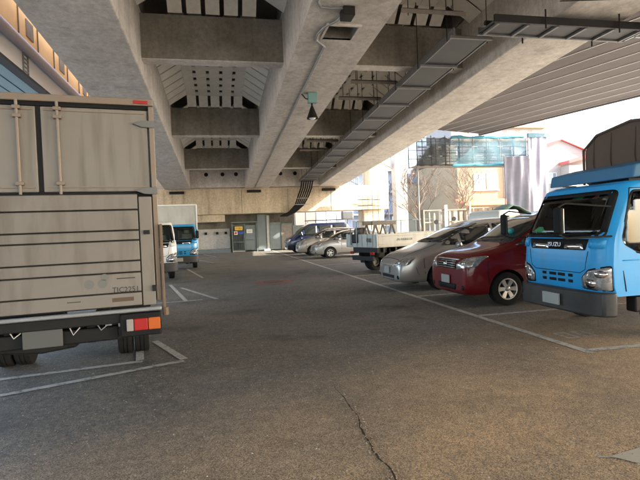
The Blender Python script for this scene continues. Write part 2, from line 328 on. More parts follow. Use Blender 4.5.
def evaluated(o):
    bpy.context.view_layer.update()
    return bpy.data.meshes.new_from_object(o.evaluated_get(bpy.context.evaluated_depsgraph_get()))
def boolean_cut(o, cutters):
    for c in cutters:
        c.parent = o.parent; c.matrix_parent_inverse = o.matrix_parent_inverse
        md = o.modifiers.new('cut', 'BOOLEAN'); md.operation = 'DIFFERENCE'; md.solver = 'EXACT'; md.object = c; md.material_mode = 'TRANSFER'
    me = evaluated(o); o.modifiers.clear(); o.data = me
    for c in cutters: bpy.data.objects.remove(c)
def bvh_of(me):
    return BVHTree.FromPolygons([v.co.copy() for v in me.vertices], [tuple(p.vertices) for p in me.polygons])
def decal(name, bvh, poly, ax, m, parent, off=.006, th=.006, step=.12, smooth=True, maxmiss=.3):
    """a conforming part: a 2D outline laid on the body along an axis ('x-': seen from -x, poly in (y,z); 'y-','y+': poly in (x,z); 'z+': poly (x,y))"""
    bm = bmesh.new()
    to3 = {'x': lambda a, b: Vector((0, a, b)), 'y': lambda a, b: Vector((a, 0, b)), 'z': lambda a, b: Vector((a, b, 0))}[ax[0]]
    bm.faces.new([bm.verts.new(to3(*p)) for p in poly])
    for k in (0, 1):
        lo, hi = min(p[k] for p in poly), max(p[k] for p in poly)
        n = int((hi-lo)/step)+1
        e = [to3(1, 0), to3(0, 1)][k]
        for i in range(1, n):
            t = lo+(hi-lo)*i/n
            bmesh.ops.bisect_plane(bm, geom=bm.verts[:]+bm.edges[:]+bm.faces[:], plane_co=e*t, plane_no=e)
    sgn = -1 if ax[1] == '-' else 1
    A = {'x': Vector((1, 0, 0)), 'y': Vector((0, 1, 0)), 'z': Vector((0, 0, 1))}[ax[0]]
    for v in bm.verts:
        o = v.co + A*sgn*20
        hit, nor, _, _ = bvh.ray_cast(o, -A*sgn)
        if hit is None or (hit-o).dot(-A*sgn) > 20.5+6:
            hit, nor, _, _ = bvh.find_nearest(v.co)
        if nor.dot(A*sgn) < 0: nor = -nor
        v.co = hit + nor*off
    bmesh.ops.recalc_face_normals(bm, faces=bm.faces)
    bm.normal_update()
    if sum((f.normal.dot(A*sgn) for f in bm.faces)) < 0: bmesh.ops.reverse_faces(bm, faces=bm.faces)
    me = bpy.data.meshes.new(name); bm.to_mesh(me); bm.free(); me.materials.append(m)
    if smooth: me.polygons.foreach_set('use_smooth', [True]*len(me.polygons))
    ob = link(name, me, parent)
    s = ob.modifiers.new('thick', 'SOLIDIFY'); s.thickness = th; s.offset = -1
    return ob
def strip_poly(pts, wd):       # a thin outline along a polyline, as a polygon
    L = []; Rr = []
    for i, p in enumerate(pts):
        a = Vector(pts[max(i-1, 0)]); b = Vector(pts[min(i+1, len(pts)-1)]); d = (b-a).normalized(); n = Vector((-d.y, d.x))*wd/2
        L.append(tuple(Vector(p)+n)); Rr.append(tuple(Vector(p)-n))
    return L+Rr[::-1]
def rounded(pts, r, n=4):
    out = []
    N = len(pts)
    for i in range(N):
        p = Vector(pts[i]); a = Vector(pts[i-1]); b = Vector(pts[(i+1) % N])
        u = (a-p); v = (b-p); rr = min(r, u.length*.45, v.length*.45)
        p0 = p+u.normalized()*rr; p1 = p+v.normalized()*rr
        for k in range(n+1):
            t = k/n; out.append(tuple(p0*(1-t)**2+p*2*t*(1-t)+p1*t*t))
    return out

# ------------------------------------------------------------------ ground and markings (setting)
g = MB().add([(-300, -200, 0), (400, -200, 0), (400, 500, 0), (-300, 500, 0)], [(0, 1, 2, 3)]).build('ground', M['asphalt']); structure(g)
def strip(pts, wd, name='painted_line', m=None, z=.004):
    P = strip_poly(pts, wd)
    o = MB().add([(x, y, z) for x, y in P], [tuple(range(len(P)))]).build(name, m or M['paint']); return structure(o)
strip([(4.27, 4.9), (4.27, 40)], .11)
for (a, b) in [((4.34, 7.5), (9.4, 7.5)), ((4.34, 10.1), (9.4, 10.1)), ((4.34, 12.7), (9.4, 12.7)), ((4.34, 15.3), (9.4, 15.3)), ((4.34, 20.6), (9.4, 22.0)), ((4.34, 24.4), (9.4, 24.4)), ((4.34, 5.0), (9.4, 4.9)), ((4.34, 27), (9.4, 27)), ((4.34, 30), (9.4, 30))]:
    strip([a, b], .11)
z = .004
for a, b in [((-1.59, 16.06), (-.82, 11.85)), ((-1.17, 14.95), (-.11, 11.94)), ((-1.5, 11.85), (-.45, 11.96)), ((-1.5, 23.0), (-.62, 17.87)),
             ((-3.6, 6.02), (-1.02, 6.45)), ((-3.0, 5.25), (-.5, 6.28)), ((-1.01, 7.6), (-.5, 6.35)), ((-1.18, 7.3), (-1.06, 6.50)),
             ((-1.4, 30.5), (-.3, 26.5)), ((-1.2, 38), (-.2, 33))]:
    z += .0006; strip([a, b], .10, z=z)
strip([(2.42, 2.74), (4.2, 2.0)], .02)
structure(MB().add([(2.50, 2.72, .0045), (3.3, 2.86, .0045), (3.2, 2.2, .0045), (2.62, 2.55, .0045)], [(0, 3, 2, 1)]).build('painted_mark', mat('painted_mark_cream', (.50, .44, .34), .7, noise=(14, .5, (.36, .31, .23)))))
pv = MB()  # pale ground added around the lot to bounce sunlight up under the deck
for (a, b, c, d) in ((9.7, 120, -60, 200), (-120, -6.2, -60, 200), (-6.2, 9.7, -60, -3.5)):
    pv.add([(a, c, .006), (b, c, .006), (b, d, .006), (a, d, .006)], [(0, 1, 2, 3)])
structure(pv.build('bounce_paving', mat('pale_bounce_paving', (.42, .39, .34), .85, noise=(.8, .5, (.34, .31, .27)), bump=.3, bscale=30)))
# faint number outline in front of the blue truck
nb = MB()
for cx in (4.62, 4.9):
    c, wy = 5.75, .17
    for (x0, x1, y0, y1) in ((cx-.09, cx+.09, c-wy, c-wy+.035), (cx-.09, cx+.09, c+wy-.035, c+wy), (cx-.09, cx-.055, c-wy+.035, c+wy-.035), (cx+.055, cx+.09, c-wy+.035, c+wy-.035)):
        nb.add([(x0, y0, .0042), (x1, y0, .0042), (x1, y1, .0042), (x0, y1, .0042)], [(0, 1, 2, 3)])
structure(nb.build('painted_number', M['paint']))
mh = empty('manhole_cover', (1.62, 15.0, 0), 0, 'round iron manhole cover in a faded red painted ring on the aisle', 'manhole')
MB().lathe([(.62, .002), (.62, .005), (.34, .005), (.34, .002)], 32, 'z').build('painted_ring', M['redmark'], mh)
MB().lathe([(.33, 0), (.33, .010), (.31, .012)], 32, 'z').build('cover', M['iron'], mh)
# crack with gathered grit
cp = []
y = 2.0
while y < 4.8:
    cp.append((.87+.05*y+.018*math.sin(y*5.1)+.010*math.sin(y*13+1)+random.uniform(-.008, .008), y)); y += .06
wdt = [random.uniform(.0025, .009)*min(1, (i+1)/6, (len(cp)-i)/10) for i in range(len(cp))]
structure(MB().add([(a-w_, b, .0035) for (a, b), w_ in zip(cp, wdt)]+[(a+w_, b, .0035) for (a, b), w_ in zip(cp, wdt)], [(i, i+1, len(cp)+i+1, len(cp)+i) for i in range(len(cp)-1)]).build('pavement_crack', M['crack']))
cr = MB()
for i in range(340):
    a, b = random.choice(cp[:len(cp)*3//4]); a += random.gauss(0, .035); b += random.uniform(-.05, .05); s = random.uniform(.002, .007)
    cr.add([(a-s, b-s, .002), (a+s, b-s*.6, .002), (a+s*.7, b+s, .002), (a-s*.8, b+s*.7, .002), (a, b, .002+s*1.2)], [(0, 1, 4), (1, 2, 4), (2, 3, 4), (3, 0, 4)])
tag(cr.build('grit', M['rubble']), 'brown grit gathered along the asphalt crack in the foreground', 'grit', kind='stuff')
lv = MB()
for i in range(2600):
    b = 1.8+abs(random.gauss(0, 1))*5.5; a = random.uniform(-.75, .75)*b+1.0
    if a > 4.4 and b > 5: continue
    s = random.uniform(.003, .011)*(1.6 if random.random() < .06 else 1); t = random.uniform(0, PI); h = random.uniform(.004, .012)
    ca, sa = math.cos(t)*s, math.sin(t)*s
    lv.add([(a-ca, b-sa, .004), (a+sa*.5, b-ca*.5, h), (a+ca, b+sa, .005), (a-sa*.5, b+ca*.5, .006)], [(0, 1, 2, 3)])
tag(lv.build('leaf_litter', M['leaf']), 'scattered dry leaf bits and crumbs lying over the asphalt', 'leaf litter', kind='stuff')

# ------------------------------------------------------------------ the viaduct overhead
S = -.05
def bz(y, off=0): return 7.0+S*y+off       # underside of the main girders
via = empty('viaduct', (0, 38.6, 0), 0, 'concrete road viaduct overhead with long girders, crossbeams and end pier', 'viaduct')
def V(o):     # parent keeping world coordinates
    o.parent = via; o.matrix_parent_inverse = Matrix.Translation((0, -38.6, 0)); return o
Y0, Y1 = -40.0, 38.55
def beam(x0, x1, o0, o1, y0, y1, m, name, bev=.04):
    p = [(x0, y0, bz(y0, o0)), (x1, y0, bz(y0, o0)), (x1, y1, bz(y1, o0)), (x0, y1, bz(y1, o0)), (x0, y0, bz(y0, o1)), (x1, y0, bz(y0, o1)), (x1, y1, bz(y1, o1)), (x0, y1, bz(y1, o1))]
    return V(MB().hexa(p).build(name, m, None, bev))
beam(-3.86, -1.95, 0, 2.0, Y0, Y1, M['girder'], 'girder')
mid = beam(2.18, 4.13, 0, 2.0, Y0, Y1, M['girder'], 'girder', 0)
cut = MB().box(2.78, 3.52, 11.15, 11.95, 5, 6.44+.32).build('cutter', M['cross']); boolean_cut(mid, [cut])
beam(8.17, 10.13, 0, 2.0, Y0, Y1, M['girder'], 'girder')
# hatch frame and chamfer line on the middle girder
hf = MB()
for a in ((2.72, 2.78, 11.09, 12.01), (3.52, 3.58, 11.09, 12.01)): hf.box(a[0], a[1], a[2], a[3], bz(11.5, -.03), bz(11.5, .02))
for b0 in (11.09, 11.95): hf.box(2.78, 3.52, b0, b0+.06, bz(11.5, -.03), bz(11.5, .02))
V(hf.build('hatch_frame', M['girder']))
for yc in (-30.3, -21.3, -12.3, -3.3, 5.7, 14.7, 23.65, 32.4):
    for x0, x1 in ((-1.95, 2.18), (4.13, 8.17)):
        z0 = bz(yc, .45)
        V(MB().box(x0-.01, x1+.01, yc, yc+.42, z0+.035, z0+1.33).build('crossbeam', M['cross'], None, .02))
        V(MB().box(x0-.01, x1+.01, yc-.004, yc+.44, z0, z0+.034).build('crossbeam_lit_soffit', M['girder'], None, .008))  # added paler strip: light from below painted onto the crossbeam underside
for x0, x1 in ((-1.95, 2.18), (4.13, 8.17)):
    V(MB().box(x0-.01, x1+.01, 37.9, 38.5, bz(38, .05), bz(38, 2.0)).build('end_diaphragm', M['girder'], None, .02))
for x in (-.73, .5, 1.53, 5.0, 6.16, 7.37):
    V(MB().lathe([(.15, 37.86), (.15, 37.905)], 20, 'y', (x, 0, bz(38, 1.02))).build('drain_hole', M['dark']))
beam(-4.25, 10.6, 2.62, 2.9, Y0, 41.0, M['slab'], 'deck_slab', 0)
beam(-4.25, -3.9, 2.0, 2.6, Y0, 41.0, M['girder'], 'deck_edge', 0)
beam(-3.86, -1.95, 2.02, 2.6, Y0, Y1, M['slab'], 'haunch', 0); beam(2.18, 4.13, 2.02, 2.6, Y0, Y1, M['slab'], 'haunch', 0); beam(8.17, 10.13, 2.02, 2.6, Y0, Y1, M['slab'], 'haunch', 0)

# boards between the girders: five flat strips and two sloping sides per bay, with open slots
def ceiling(xa, xb, label):
    root = empty('deck_underside', ((xa+xb)/2, 20, 0), 0); tag(root, label, 'ceiling', 'boarded bays under the viaduct deck')
    inv = Matrix.Translation((-(xa+xb)/2, -20, 0))
    xm = (xa+xb)/2; fl = 1.28
    ties = MB()
    wst = (2*fl-4*.13)/5
    cache = {}
    def shared(key, mb, loc):
        if key not in cache: cache[key] = mb().mesh('ceiling_board', M['board'])
        o = link('ceiling_board', cache[key]); o.parent = root; o.matrix_parent_inverse = inv; o.location = loc; return o
    for (ya, yb) in ((6.12, 14.7), (15.12, 23.65), (24.07, 32.4), (32.82, 37.9)):
        fa, fb = ya+.45, yb-.45
        n = round((fb-fa)/.76); p = (fb-fa)/n
        for i in range(n):
            y0 = fa+i*p; L = p
            for k in range(5):
                xs = xm-fl+k*(wst+.13)
                shared(('f', round(L, 4)), lambda: MB().hexa([(0, .004, 0), (wst, .004, 0), (wst, L-.004, S*L), (0, L-.004, S*L), (0, .004, .04), (wst, .004, .04), (wst, L-.004, S*L+.04), (0, L-.004, S*L+.04)]), (xs, y0, bz(y0, 2.22)))
            for k in range(4):
                xs = xm-fl+k*(wst+.13)+wst
                ties.hexa([(xs, y0+L*.55, bz(y0, 2.235)), (xs+.13, y0+L*.55, bz(y0, 2.235)), (xs+.13, y0+L, bz(y0+L, 2.22)), (xs, y0+L, bz(y0+L, 2.22)), (xs, y0+L*.55, bz(y0, 2.26)), (xs+.13, y0+L*.55, bz(y0, 2.26)), (xs+.13, y0+L, bz(y0+L, 2.25)), (xs, y0+L, bz(y0+L, 2.25))])
            for sg in (-1, 1):
                w0 = (xb-xa)/2-fl-.01
                def side(sg=sg):
                    q = L-.09
                    a, b2 = sg*0, sg*w0
                    return MB().hexa([(a, 0, 0), (b2, 0, -.50), (b2, q, -.50+S*q), (a, q, S*q), (a, 0, .04), (b2, 0, -.46), (b2, q, -.46+S*q), (a, q, .04+S*q)])
                shared(('s', sg, round(L, 4)), side, (xm+sg*fl, y0, bz(y0, 2.21)))
        for (y0, y1, o0, o1) in ((ya+.01, ya+.45, 1.82, 2.22), (yb-.45, yb-.01, 2.22, 1.82)):
            for k in range(5):
                xs = xm-fl+k*(wst+.13)
                shared(('h', y0 == ya+.01, round(y1-y0, 4)), lambda: MB().hexa([(0, 0, 0), (wst, 0, 0), (wst, y1-y0, o1-o0+S*(y1-y0)), (0, y1-y0, o1-o0+S*(y1-y0)), (0, 0, .04), (wst, 0, .04), (wst, y1-y0, o1-o0+S*(y1-y0)+.04), (0, y1-y0, o1-o0+.04+S*(y1-y0))]), (xs, y0, bz(y0, o0)))
    t = tag(ties.build('cross_tie', M['board']), kind='stuff'); t.parent = root; t.matrix_parent_inverse = inv
    return root
ceiling(-1.95, 2.18, 'pale slotted boarding between the left and middle girders overhead')
ceiling(4.13, 8.17, 'pale slotted boarding above the hanging cable tray, right of the middle girder')

# pier crosshead, columns
V(MB().box(-6.5, 14.2, 38.6, 40.6, 3.08, 5.10).build('pier_crosshead', M['pier'], None, .03))
V(MB().box(-6.3, .55, 38.9, 40.4, 2.50, 3.07).build('lower_beam', M['pier'], None, .02))
V(MB().box(12.0, 13.6, 38.8, 40.4, 0, 3.075).build('column', M['pier'], None, .08))
V(MB().box(12.6, 14.2, 38.65, 40.6, 5.11, 7.3).build('column', M['pier'], None, .05))
V(MB().box(-5.9, -4.1, 38.8, 40.4, 0, 2.49).build('column', M['pier'], None, .08))
for x in (-3.0, 2.9, 9.0):
    V(MB().box(x-.55, x+.55, 38.3, 38.59, 4.72, 4.92).build('bearing', M['blackm'], None, .02))
V(MB().box(-6.4, 10.6, 38.75, 39.0, 5.11, 7.9).build('backwall', M['girder']))
pj = MB()
for x in (1.9, 5.6, 9.2): pj.box(x, x+.035, 38.585, 38.6, 3.1, 4.98)
V(pj.build('formwork_joint', M['cross']))
# distant piers behind the camera keep the structure standing
for yy in (-14, ):
    V(MB().box(-5.5, -4.3, yy, yy+1.4, 0, 7.4).build('column', M['girder'])); V(MB().box(10.3, 11.8, yy, yy+1.4, 0, 7.15).build('column', M['girder']))

# ------------------------------------------------------------------ second deck on the right: brown panelled soffit
d2 = empty('ramp_deck', (13, 10, 0), 0, 'wide neighbouring deck with brown panelled soffit and pale seams on the right', 'bridge deck')
def D2(o): o.parent = d2; o.matrix_parent_inverse = Matrix.Translation((-13, -10, 0)); return o
ang = R(17.5); ux = Vector((math.cos(ang), math.sin(ang), 0)); uy = Vector((-math.sin(ang), math.cos(ang), 0))
OR = Vector((16.35, 27.6, 7.2))          # far outer corner
def P2(a, b, z=0): v = OR-ux*a-uy*b; return (v.x, v.y, v.z+z)       # a inwards from the edge, b towards the camera
pw, pl = 1.02, 3.0
pm = MB().hexa([P2(0, 0), P2(pw-.004, 0), P2(pw-.004, pl-.006), P2(0, pl-.006), P2(0, 0, .05), P2(pw-.004, 0, .05), P2(pw-.004, pl-.006, .05), P2(0, pl-.006, .05)]).mesh('soffit_panel', M['soffit'])
seams = MB()
for j in range(12):
    for i in range(14):
        v = OR-ux*(i*pw+pw/2)-uy*(j*pl+pl/2)
        if v.x < 10.9+pw*0: continue
        o = link('soffit_panel', pm); o.location = Vector(P2(i*pw, j*pl))-OR; D2(o)
for i in range(14):
    # seam cover strip, trimmed where it would meet the girder
    b0, b1 = 0, 36
    pts = [k*.25 for k in range(145) if P2(i*pw, k*.25)[0] > 10.2]
    if len(pts) > 2:
        b0, b1 = pts[0], pts[-1]
        o = MB().hexa([P2(i*pw-.018, b0, -.03), P2(i*pw+.018, b0, -.03), P2(i*pw+.018, b1, -.03), P2(i*pw-.018, b1, -.03), P2(i*pw-.018, b0, .0), P2(i*pw+.018, b0, .0), P2(i*pw+.018, b1, .0), P2(i*pw-.018, b1, .0)]).build('seam_cover', M['seam']); D2(o)
q = [P2(-.1, -.1, .06), P2(9.2, -.1, .06), P2(9.2, 36, .06), P2(-.1, 36, .06)]
q[1] = (10.2, q[1][1], q[1][2]); q[2] = (10.2, q[2][1]+0, q[2][2])
top = [(16.45, 27.8), (10.2, 25.8), (10.2, -12), (27.6, -12)]
D2(MB().prism(top, 'z', 7.27, 8.6).build('deck_body', M['slab']))
D2(MB().hexa([P2(-.02, 36, -.1), P2(-.14, 36, -.1), P2(-.14, -.1, -.1), P2(-.02, -.1, -.1), P2(-.02, 36, 1.2), P2(-.14, 36, 1.2), P2(-.14, -.1, 1.2), P2(-.02, -.1, 1.2)]).build('edge_fascia', M['soffit']))
D2(MB().prism([(10.18, 8.5), (10.62, 8.5), (10.24, 14.5), (10.18, 14.5)], 'z', 6.9, 7.12).build('green_flashing', mat('green_flashing', (.20, .24, .19), .6)))

# ------------------------------------------------------------------ neighbouring viaduct seen through the gap on the left
nv = empty('neighbouring_viaduct', (-6, 20, 0), 0, 'ochre edge of the neighbouring viaduct above the parked box truck', 'viaduct')
def NV(o): o.parent = nv; o.matrix_parent_inverse = Matrix.Translation((6, -20, 0)); return o
NV(MB().box(-5.5, -5.25, -25, 48, 7.34, 9.4).build('fascia', M['orangef'], None, .02))
NV(MB().tube([(-5.2, -25, 7.16), (-5.2, 48, 7.16)], .16, 12).build('drain_pipe', M['lav'], None, 0, True))
NV(MB().box(-5.4, -5.28, -25, 48, 6.42, 7.32).build('light_panel', M['pbw'], None, .01))
NV(MB().box(-5.45, -5.2, -25, 48, 6.33, 6.41).build('edge_rail', M['blackm']))
for k in range(24):
    x = -5.5-k*.42
    if k < 9: NV(MB().box(x-.36, x, -25, 48, 6.36, 6.40).build('soffit_sheet', M['tealroof']))
NV(MB().box(-9.6, -5.52, -25, 48, 6.5, 8.9).build('deck_body', M['slab']))
pmesh = MB().box(0, .025, 0, .55, 0, .5).mesh('cover_plate', M['woodbr']); smesh = MB().box(0, .03, 0, .04, 0, 1.6).mesh('stiffener', M['rust'])
for k in range(26):
    o = link('stiffener', smesh); o.location = (-5.25, 9+k*1.5, 7.45); NV(o)
for k in range(9):
    o = link('cover_plate', pmesh); o.location = (-5.25, 9.6+k*3.0, 7.6); NV(o)
lad = MB()
for yy in (15.3, 15.65): lad.box(-5.28, -5.24, yy, yy+.03, 6.45, 7.3)
for k in range(7): lad.box(-5.275, -5.245, 15.33, 15.65, 6.5+k*.12, 6.53+k*.12)
NV(lad.build('ladder', M['galv']))
for yy in (-10, 12, 34): NV(MB().box(-9.2, -7.9, yy, yy+1.6, 0, 6.5).build('column', M['girder']))

# ------------------------------------------------------------------ services hung from the deck
tr = empty('cable_tray', (7, 12, 0), 0, 'long grey sheet-bottomed cable tray hanging below the deck beside the right girder', 'cable tray')
def T_(o, p=tr): o.parent = p; o.matrix_parent_inverse = Matrix.Translation(-p.location); return o
yy = 11.9; tx0, tx1 = 6.38, 7.46
n = 13; pitch_ = (37.2-11.9)/n
for k in range(n):
    a = 11.9+k*pitch_; b = a+pitch_-.02
    T_(MB().hexa([(tx0+.03, a, bz(a, .22)), (tx1-.03, a, bz(a, .22)), (tx1-.03, b, bz(b, .22)), (tx0+.03, b, bz(b, .22)), (tx0+.03, a, bz(a, .24)), (tx1-.03, a, bz(a, .24)), (tx1-.03, b, bz(b, .24)), (tx0+.03, b, bz(b, .24))]).build('tray_sheet', M['trayp']))
    T_(MB().box(tx0-.12, tx1+.05, a-.05, a+.02, bz(a, .14), bz(a, .205)).build('rung', M['trayf']))
for x in (tx0-.02, tx1):
    T_(MB().hexa([(x, 11.85, bz(11.85, .2)), (x+.04, 11.85, bz(11.85, .2)), (x+.04, 37.2, bz(37.2, .2)), (x, 37.2, bz(37.2, .2)), (x, 11.85, bz(11.85, .42)), (x+.04, 11.85, bz(11.85, .42)), (x+.04, 37.2, bz(37.2, .42)), (x, 37.2, bz(37.2, .42))]).build('side_rail', M['trayf']))
for k in range(13):
    a = 12.1+k*pitch_
    for x in (tx0-.09, tx1+.03):
        T_(MB().tube([(x, a, bz(a, .15)), (x, a, bz(a, 2.2))], .012, 6).build('hanger_rod', M['blackm']))
# the drop: bundle curving down to the wall
for k in range(6):
    dx = k*.17
    T_(MB().tube([(6.5+dx, 36.6, bz(36.6, .3)), (6.55+dx, 37.6, 4.9), (6.35+dx, 37.9, 4.3), (6.1+dx*.8, 38.0, 3.6), (5.6+dx*.6, 38.2, 3.05), (4.9+dx*.6, 38.3, 2.75)], .06, 8).build('cable', M['black'], None, 0, True))
for z0, x0 in ((4.6, 6.4), (4.1, 6.2), (3.6, 5.95)):
    T_(MB().box(x0, x0+1.15, 37.8, 37.86, z0, z0+.05).build('clamp_bar', M['galv']))
ct = empty('cross_cable_tray', (9, 10.5, 0), 0, 'dark cable tray crossing under the right girder towards the street side', 'cable tray')
T_(MB().box(6.4, 10.6, 10.05, 10.72, 6.22, 6.24).build('tray_sheet', M['trayp']), ct)
for y0 in (9.98, 10.72): T_(MB().box(6.4, 10.6, y0, y0+.06, 6.18, 6.36).build('side_rail', M['trayf'] if y0 > 10 else M['blackm']), ct)
for k in range(6): T_(MB().box(6.5+k*.78, 6.56+k*.78, 10.04, 10.72, 6.16, 6.215).build('rung', M['trayf']), ct)
for x in (7.67, 9.69): T_(MB().tube([(x, 10.8, 6.05), (x, 10.8, 6.46)], .02, 6).build('hanger_rod', M['blackm']), ct)
for x in (7.67, 9.69): T_(MB().tube([(x, 9.92, 6.05), (x, 9.92, 6.5)], .02, 6).build('hanger_rod', M['blackm']), ct)
T_(MB().tube([(6.4, 10.4, 6.33), (8, 10.35, 6.31), (10.6, 10.4, 6.33)], .06, 8).build('cable', M['black'], None, 0, True), ct)
st = empty('side_cable_tray', (11, 8, 0), 0, 'grey-green cable tray running off to the right above the blue truck', 'cable tray')
T_(MB().box(10.65, 11.45, 2, 10.7, 6.24, 6.26).build('tray_sheet', M['trayp']), st)
for x in (10.6, 11.45): T_(MB().box(x, x+.05, 2, 10.72, 6.2, 6.4).build('side_rail', M['galv']), st)
for k in range(9): T_(MB().box(10.66, 11.44, 2.4+k*1.0, 2.46+k*1.0, 6.18, 6.235).build('rung', M['galv']), st)
for k in range(3): T_(MB().tube([(10.62, 9.5-3*k, 6.1), (10.62, 9.5-3*k, 7.15)], .02, 6).build('hanger_rod', M['blackm']), st)
wr = MB().tube([(7.8, 9.6, 6.55), (9, 9.2, 6.47), (10.5, 8.6, 6.52), (12, 8, 6.8)], .012, 6).build('overhead_wire', M['black']); tag(wr, 'thin black wire sagging above the cross cable tray at top right', 'wire')

for i, (yy, off, lab) in enumerate(((11.7, .72, 'nearest'), (16.5, .62, 'second'), (18.3, .62, 'third'), (25.3, .62, 'fourth'), (27.5, .62, 'farthest'))):
    r_ = empty('pipe_hanger', (5.7, yy, bz(yy, off)), 0, '%s dark trapeze bar of hung pipes over the aisle beside the cable tray' % lab, 'pipe hanger', 'trapeze pipe hangers under the deck')
    MB().tube([(-.85, 0, 0), (.85, 0, 0)], .06, 8).build('pipe', M['blackm'], r_, 0, True)
    MB().box(-.9, .9, -.10, -.065, -.1, .0).build('support_bar', M['woodbr'], r_)
    for x in (-.7, -.1, .55): MB().tube([(x, -.05, -.15), (x, -.05, 1.4)], .012, 6).build('hanger_rod', M['blackm'], r_)

lp = empty('hanging_lamp', (3.28, 16, bz(16)), 0, 'black cone lamp hung from a teal junction box under the middle girder', 'lamp')
box('junction_box', M['teal'], (-.13, .17, -.13, .13, -.34, -.01), lp, .015)
MB().tube([(0, 0, -.34), (0, 0, -.5)], .03, 10).build('stem', M['blackm'], lp)
MB().lathe([(.03, -.42), (.05, -.46), (.2, -.86), (.19, -.86), (.04, -.47)], 24, 'z').build('lamp_shade', M['blackm'], lp, 0, True)
MB().lathe([(.02, -.5), (.13, -.80), (.10, -.87), (.04, -.9)], 20, 'z').build('bulb', M['lampw'], lp, 0, True)
MB().tube([(-.36, -.1, -.06), (-.30, -.1, -.12), (-.22, -.05, -.2), (-.13, 0, -.2)], .02, 8).build('feed_pipe', M['blackm'], lp, 0, True)
cdn = empty('conduit', (3, 12, bz(12)), 0, 'grey conduit with a dark switch box snaking along the middle girder', 'conduit')
pts = [(2.25, 9.0), (2.3, 10.12), (2.40, 10.34), (2.62, 10.38), (2.95, 10.34)]
T_(MB().tube([(a, b, bz(b, -.03)) for a, b in pts], .028, 8).build('pipe', M['galv'], None, 0, True), cdn)
pts = [(3.0, 10.6), (2.9, 10.95), (2.68, 11.25), (2.60, 11.6), (2.62, 11.95), (2.76, 12.12), (2.92, 12.3), (2.93, 16.3), (2.94, 25), (2.96, 38)]
T_(MB().tube([(a, b, bz(b, -.03)) for a, b in pts], .028, 8).build('pipe', M['galv'], None, 0, True), cdn)
T_(MB().box(2.9, 3.16, 10.25, 10.62, bz(10.4, -.2), bz(10.4, 0)).build('switch_box', M['blackm'], None, .01), cdn)

# ------------------------------------------------------------------ wheels
def wheel(parent, x, y, r, wd, outer, style='alloy', dual=False):
    """axis along local y, outer = +1/-1 side facing out"""
    t = MB().lathe([(r*.60, -wd*.47), (r*.80, -wd/2), (r*.93, -wd*.49), (r*.985, -wd*.44), (r, -wd*.34), (r, -wd*.16), (r*.975, -wd*.15), (r*.975, -wd*.11), (r, -wd*.10), (r, wd*.10), (r*.975, wd*.11), (r*.975, wd*.15), (r, wd*.16), (r, wd*.34), (r*.985, wd*.44), (r*.93, wd*.49), (r*.80, wd/2), (r*.62, wd*.46), (r*.60, 0), (r*.60, -wd/2)], 32, 'y', cap=False).build('wheel', M['tyre'], parent, 0, True)
    t.location = (x, y, r)
    o = outer
    if style == 'alloy':
        rm = MB().lathe([(r*.61, o*wd*.40), (r*.64, o*wd*.52), (r*.57, o*wd*.52), (r*.53, o*wd*.2)], 28, 'y', cap=False)
        for k in range(6):
            a = 2*PI*k/6
            for da in (0,):
                c, s_ = math.cos(a), math.sin(a); px, pz = -s_, c
                q = []
                for (rr, hw, yy) in ((r*.08, r*.09, wd*.42), (r*.57, r*.13, wd*.48)):
                    q.append([(c*rr+px*hw, o*yy, s_*rr+pz*hw), (c*rr-px*hw, o*yy, s_*rr-pz*hw), (c*rr-px*hw, o*(yy-.03), s_*rr-pz*hw), (c*rr+px*hw, o*(yy-.03), s_*rr+pz*hw)])
                rm.hexa(q[0]+q[1])
        rm.lathe([(r*.15, o*wd*.3), (r*.15, o*wd*.47), (r*.12, o*wd*.5)], 16, 'y')
        rm.build('rim', M['rim'], t, 0, True)
        MB().lathe([(r*.525, o*wd*.21), (r*.525, o*wd*.22)], 24, 'y').build('brake_disc', M['blackm'], t)
    else:
        rm = MB().lathe([(r*.61, o*wd*.40), (r*.63, o*wd*.52), (r*.54, o*wd*.52), (r*.50, o*wd*.1), (r*.32, o*wd*.0), (r*.28, o*wd*.3), (r*.14, o*wd*.3), (r*.12, o*wd*.5), (r*.05, o*wd*.52)], 24, 'y')
        for k in range(5):
            a = 2*PI*k/5; rm.lathe([(.018, o*wd*.3), (.018, o*wd*.4)], 6, 'y', (math.cos(a)*r*.21, 0, math.sin(a)*r*.21))
        rm.build('rim', M['steelrim'], t, 0, True)
    return t

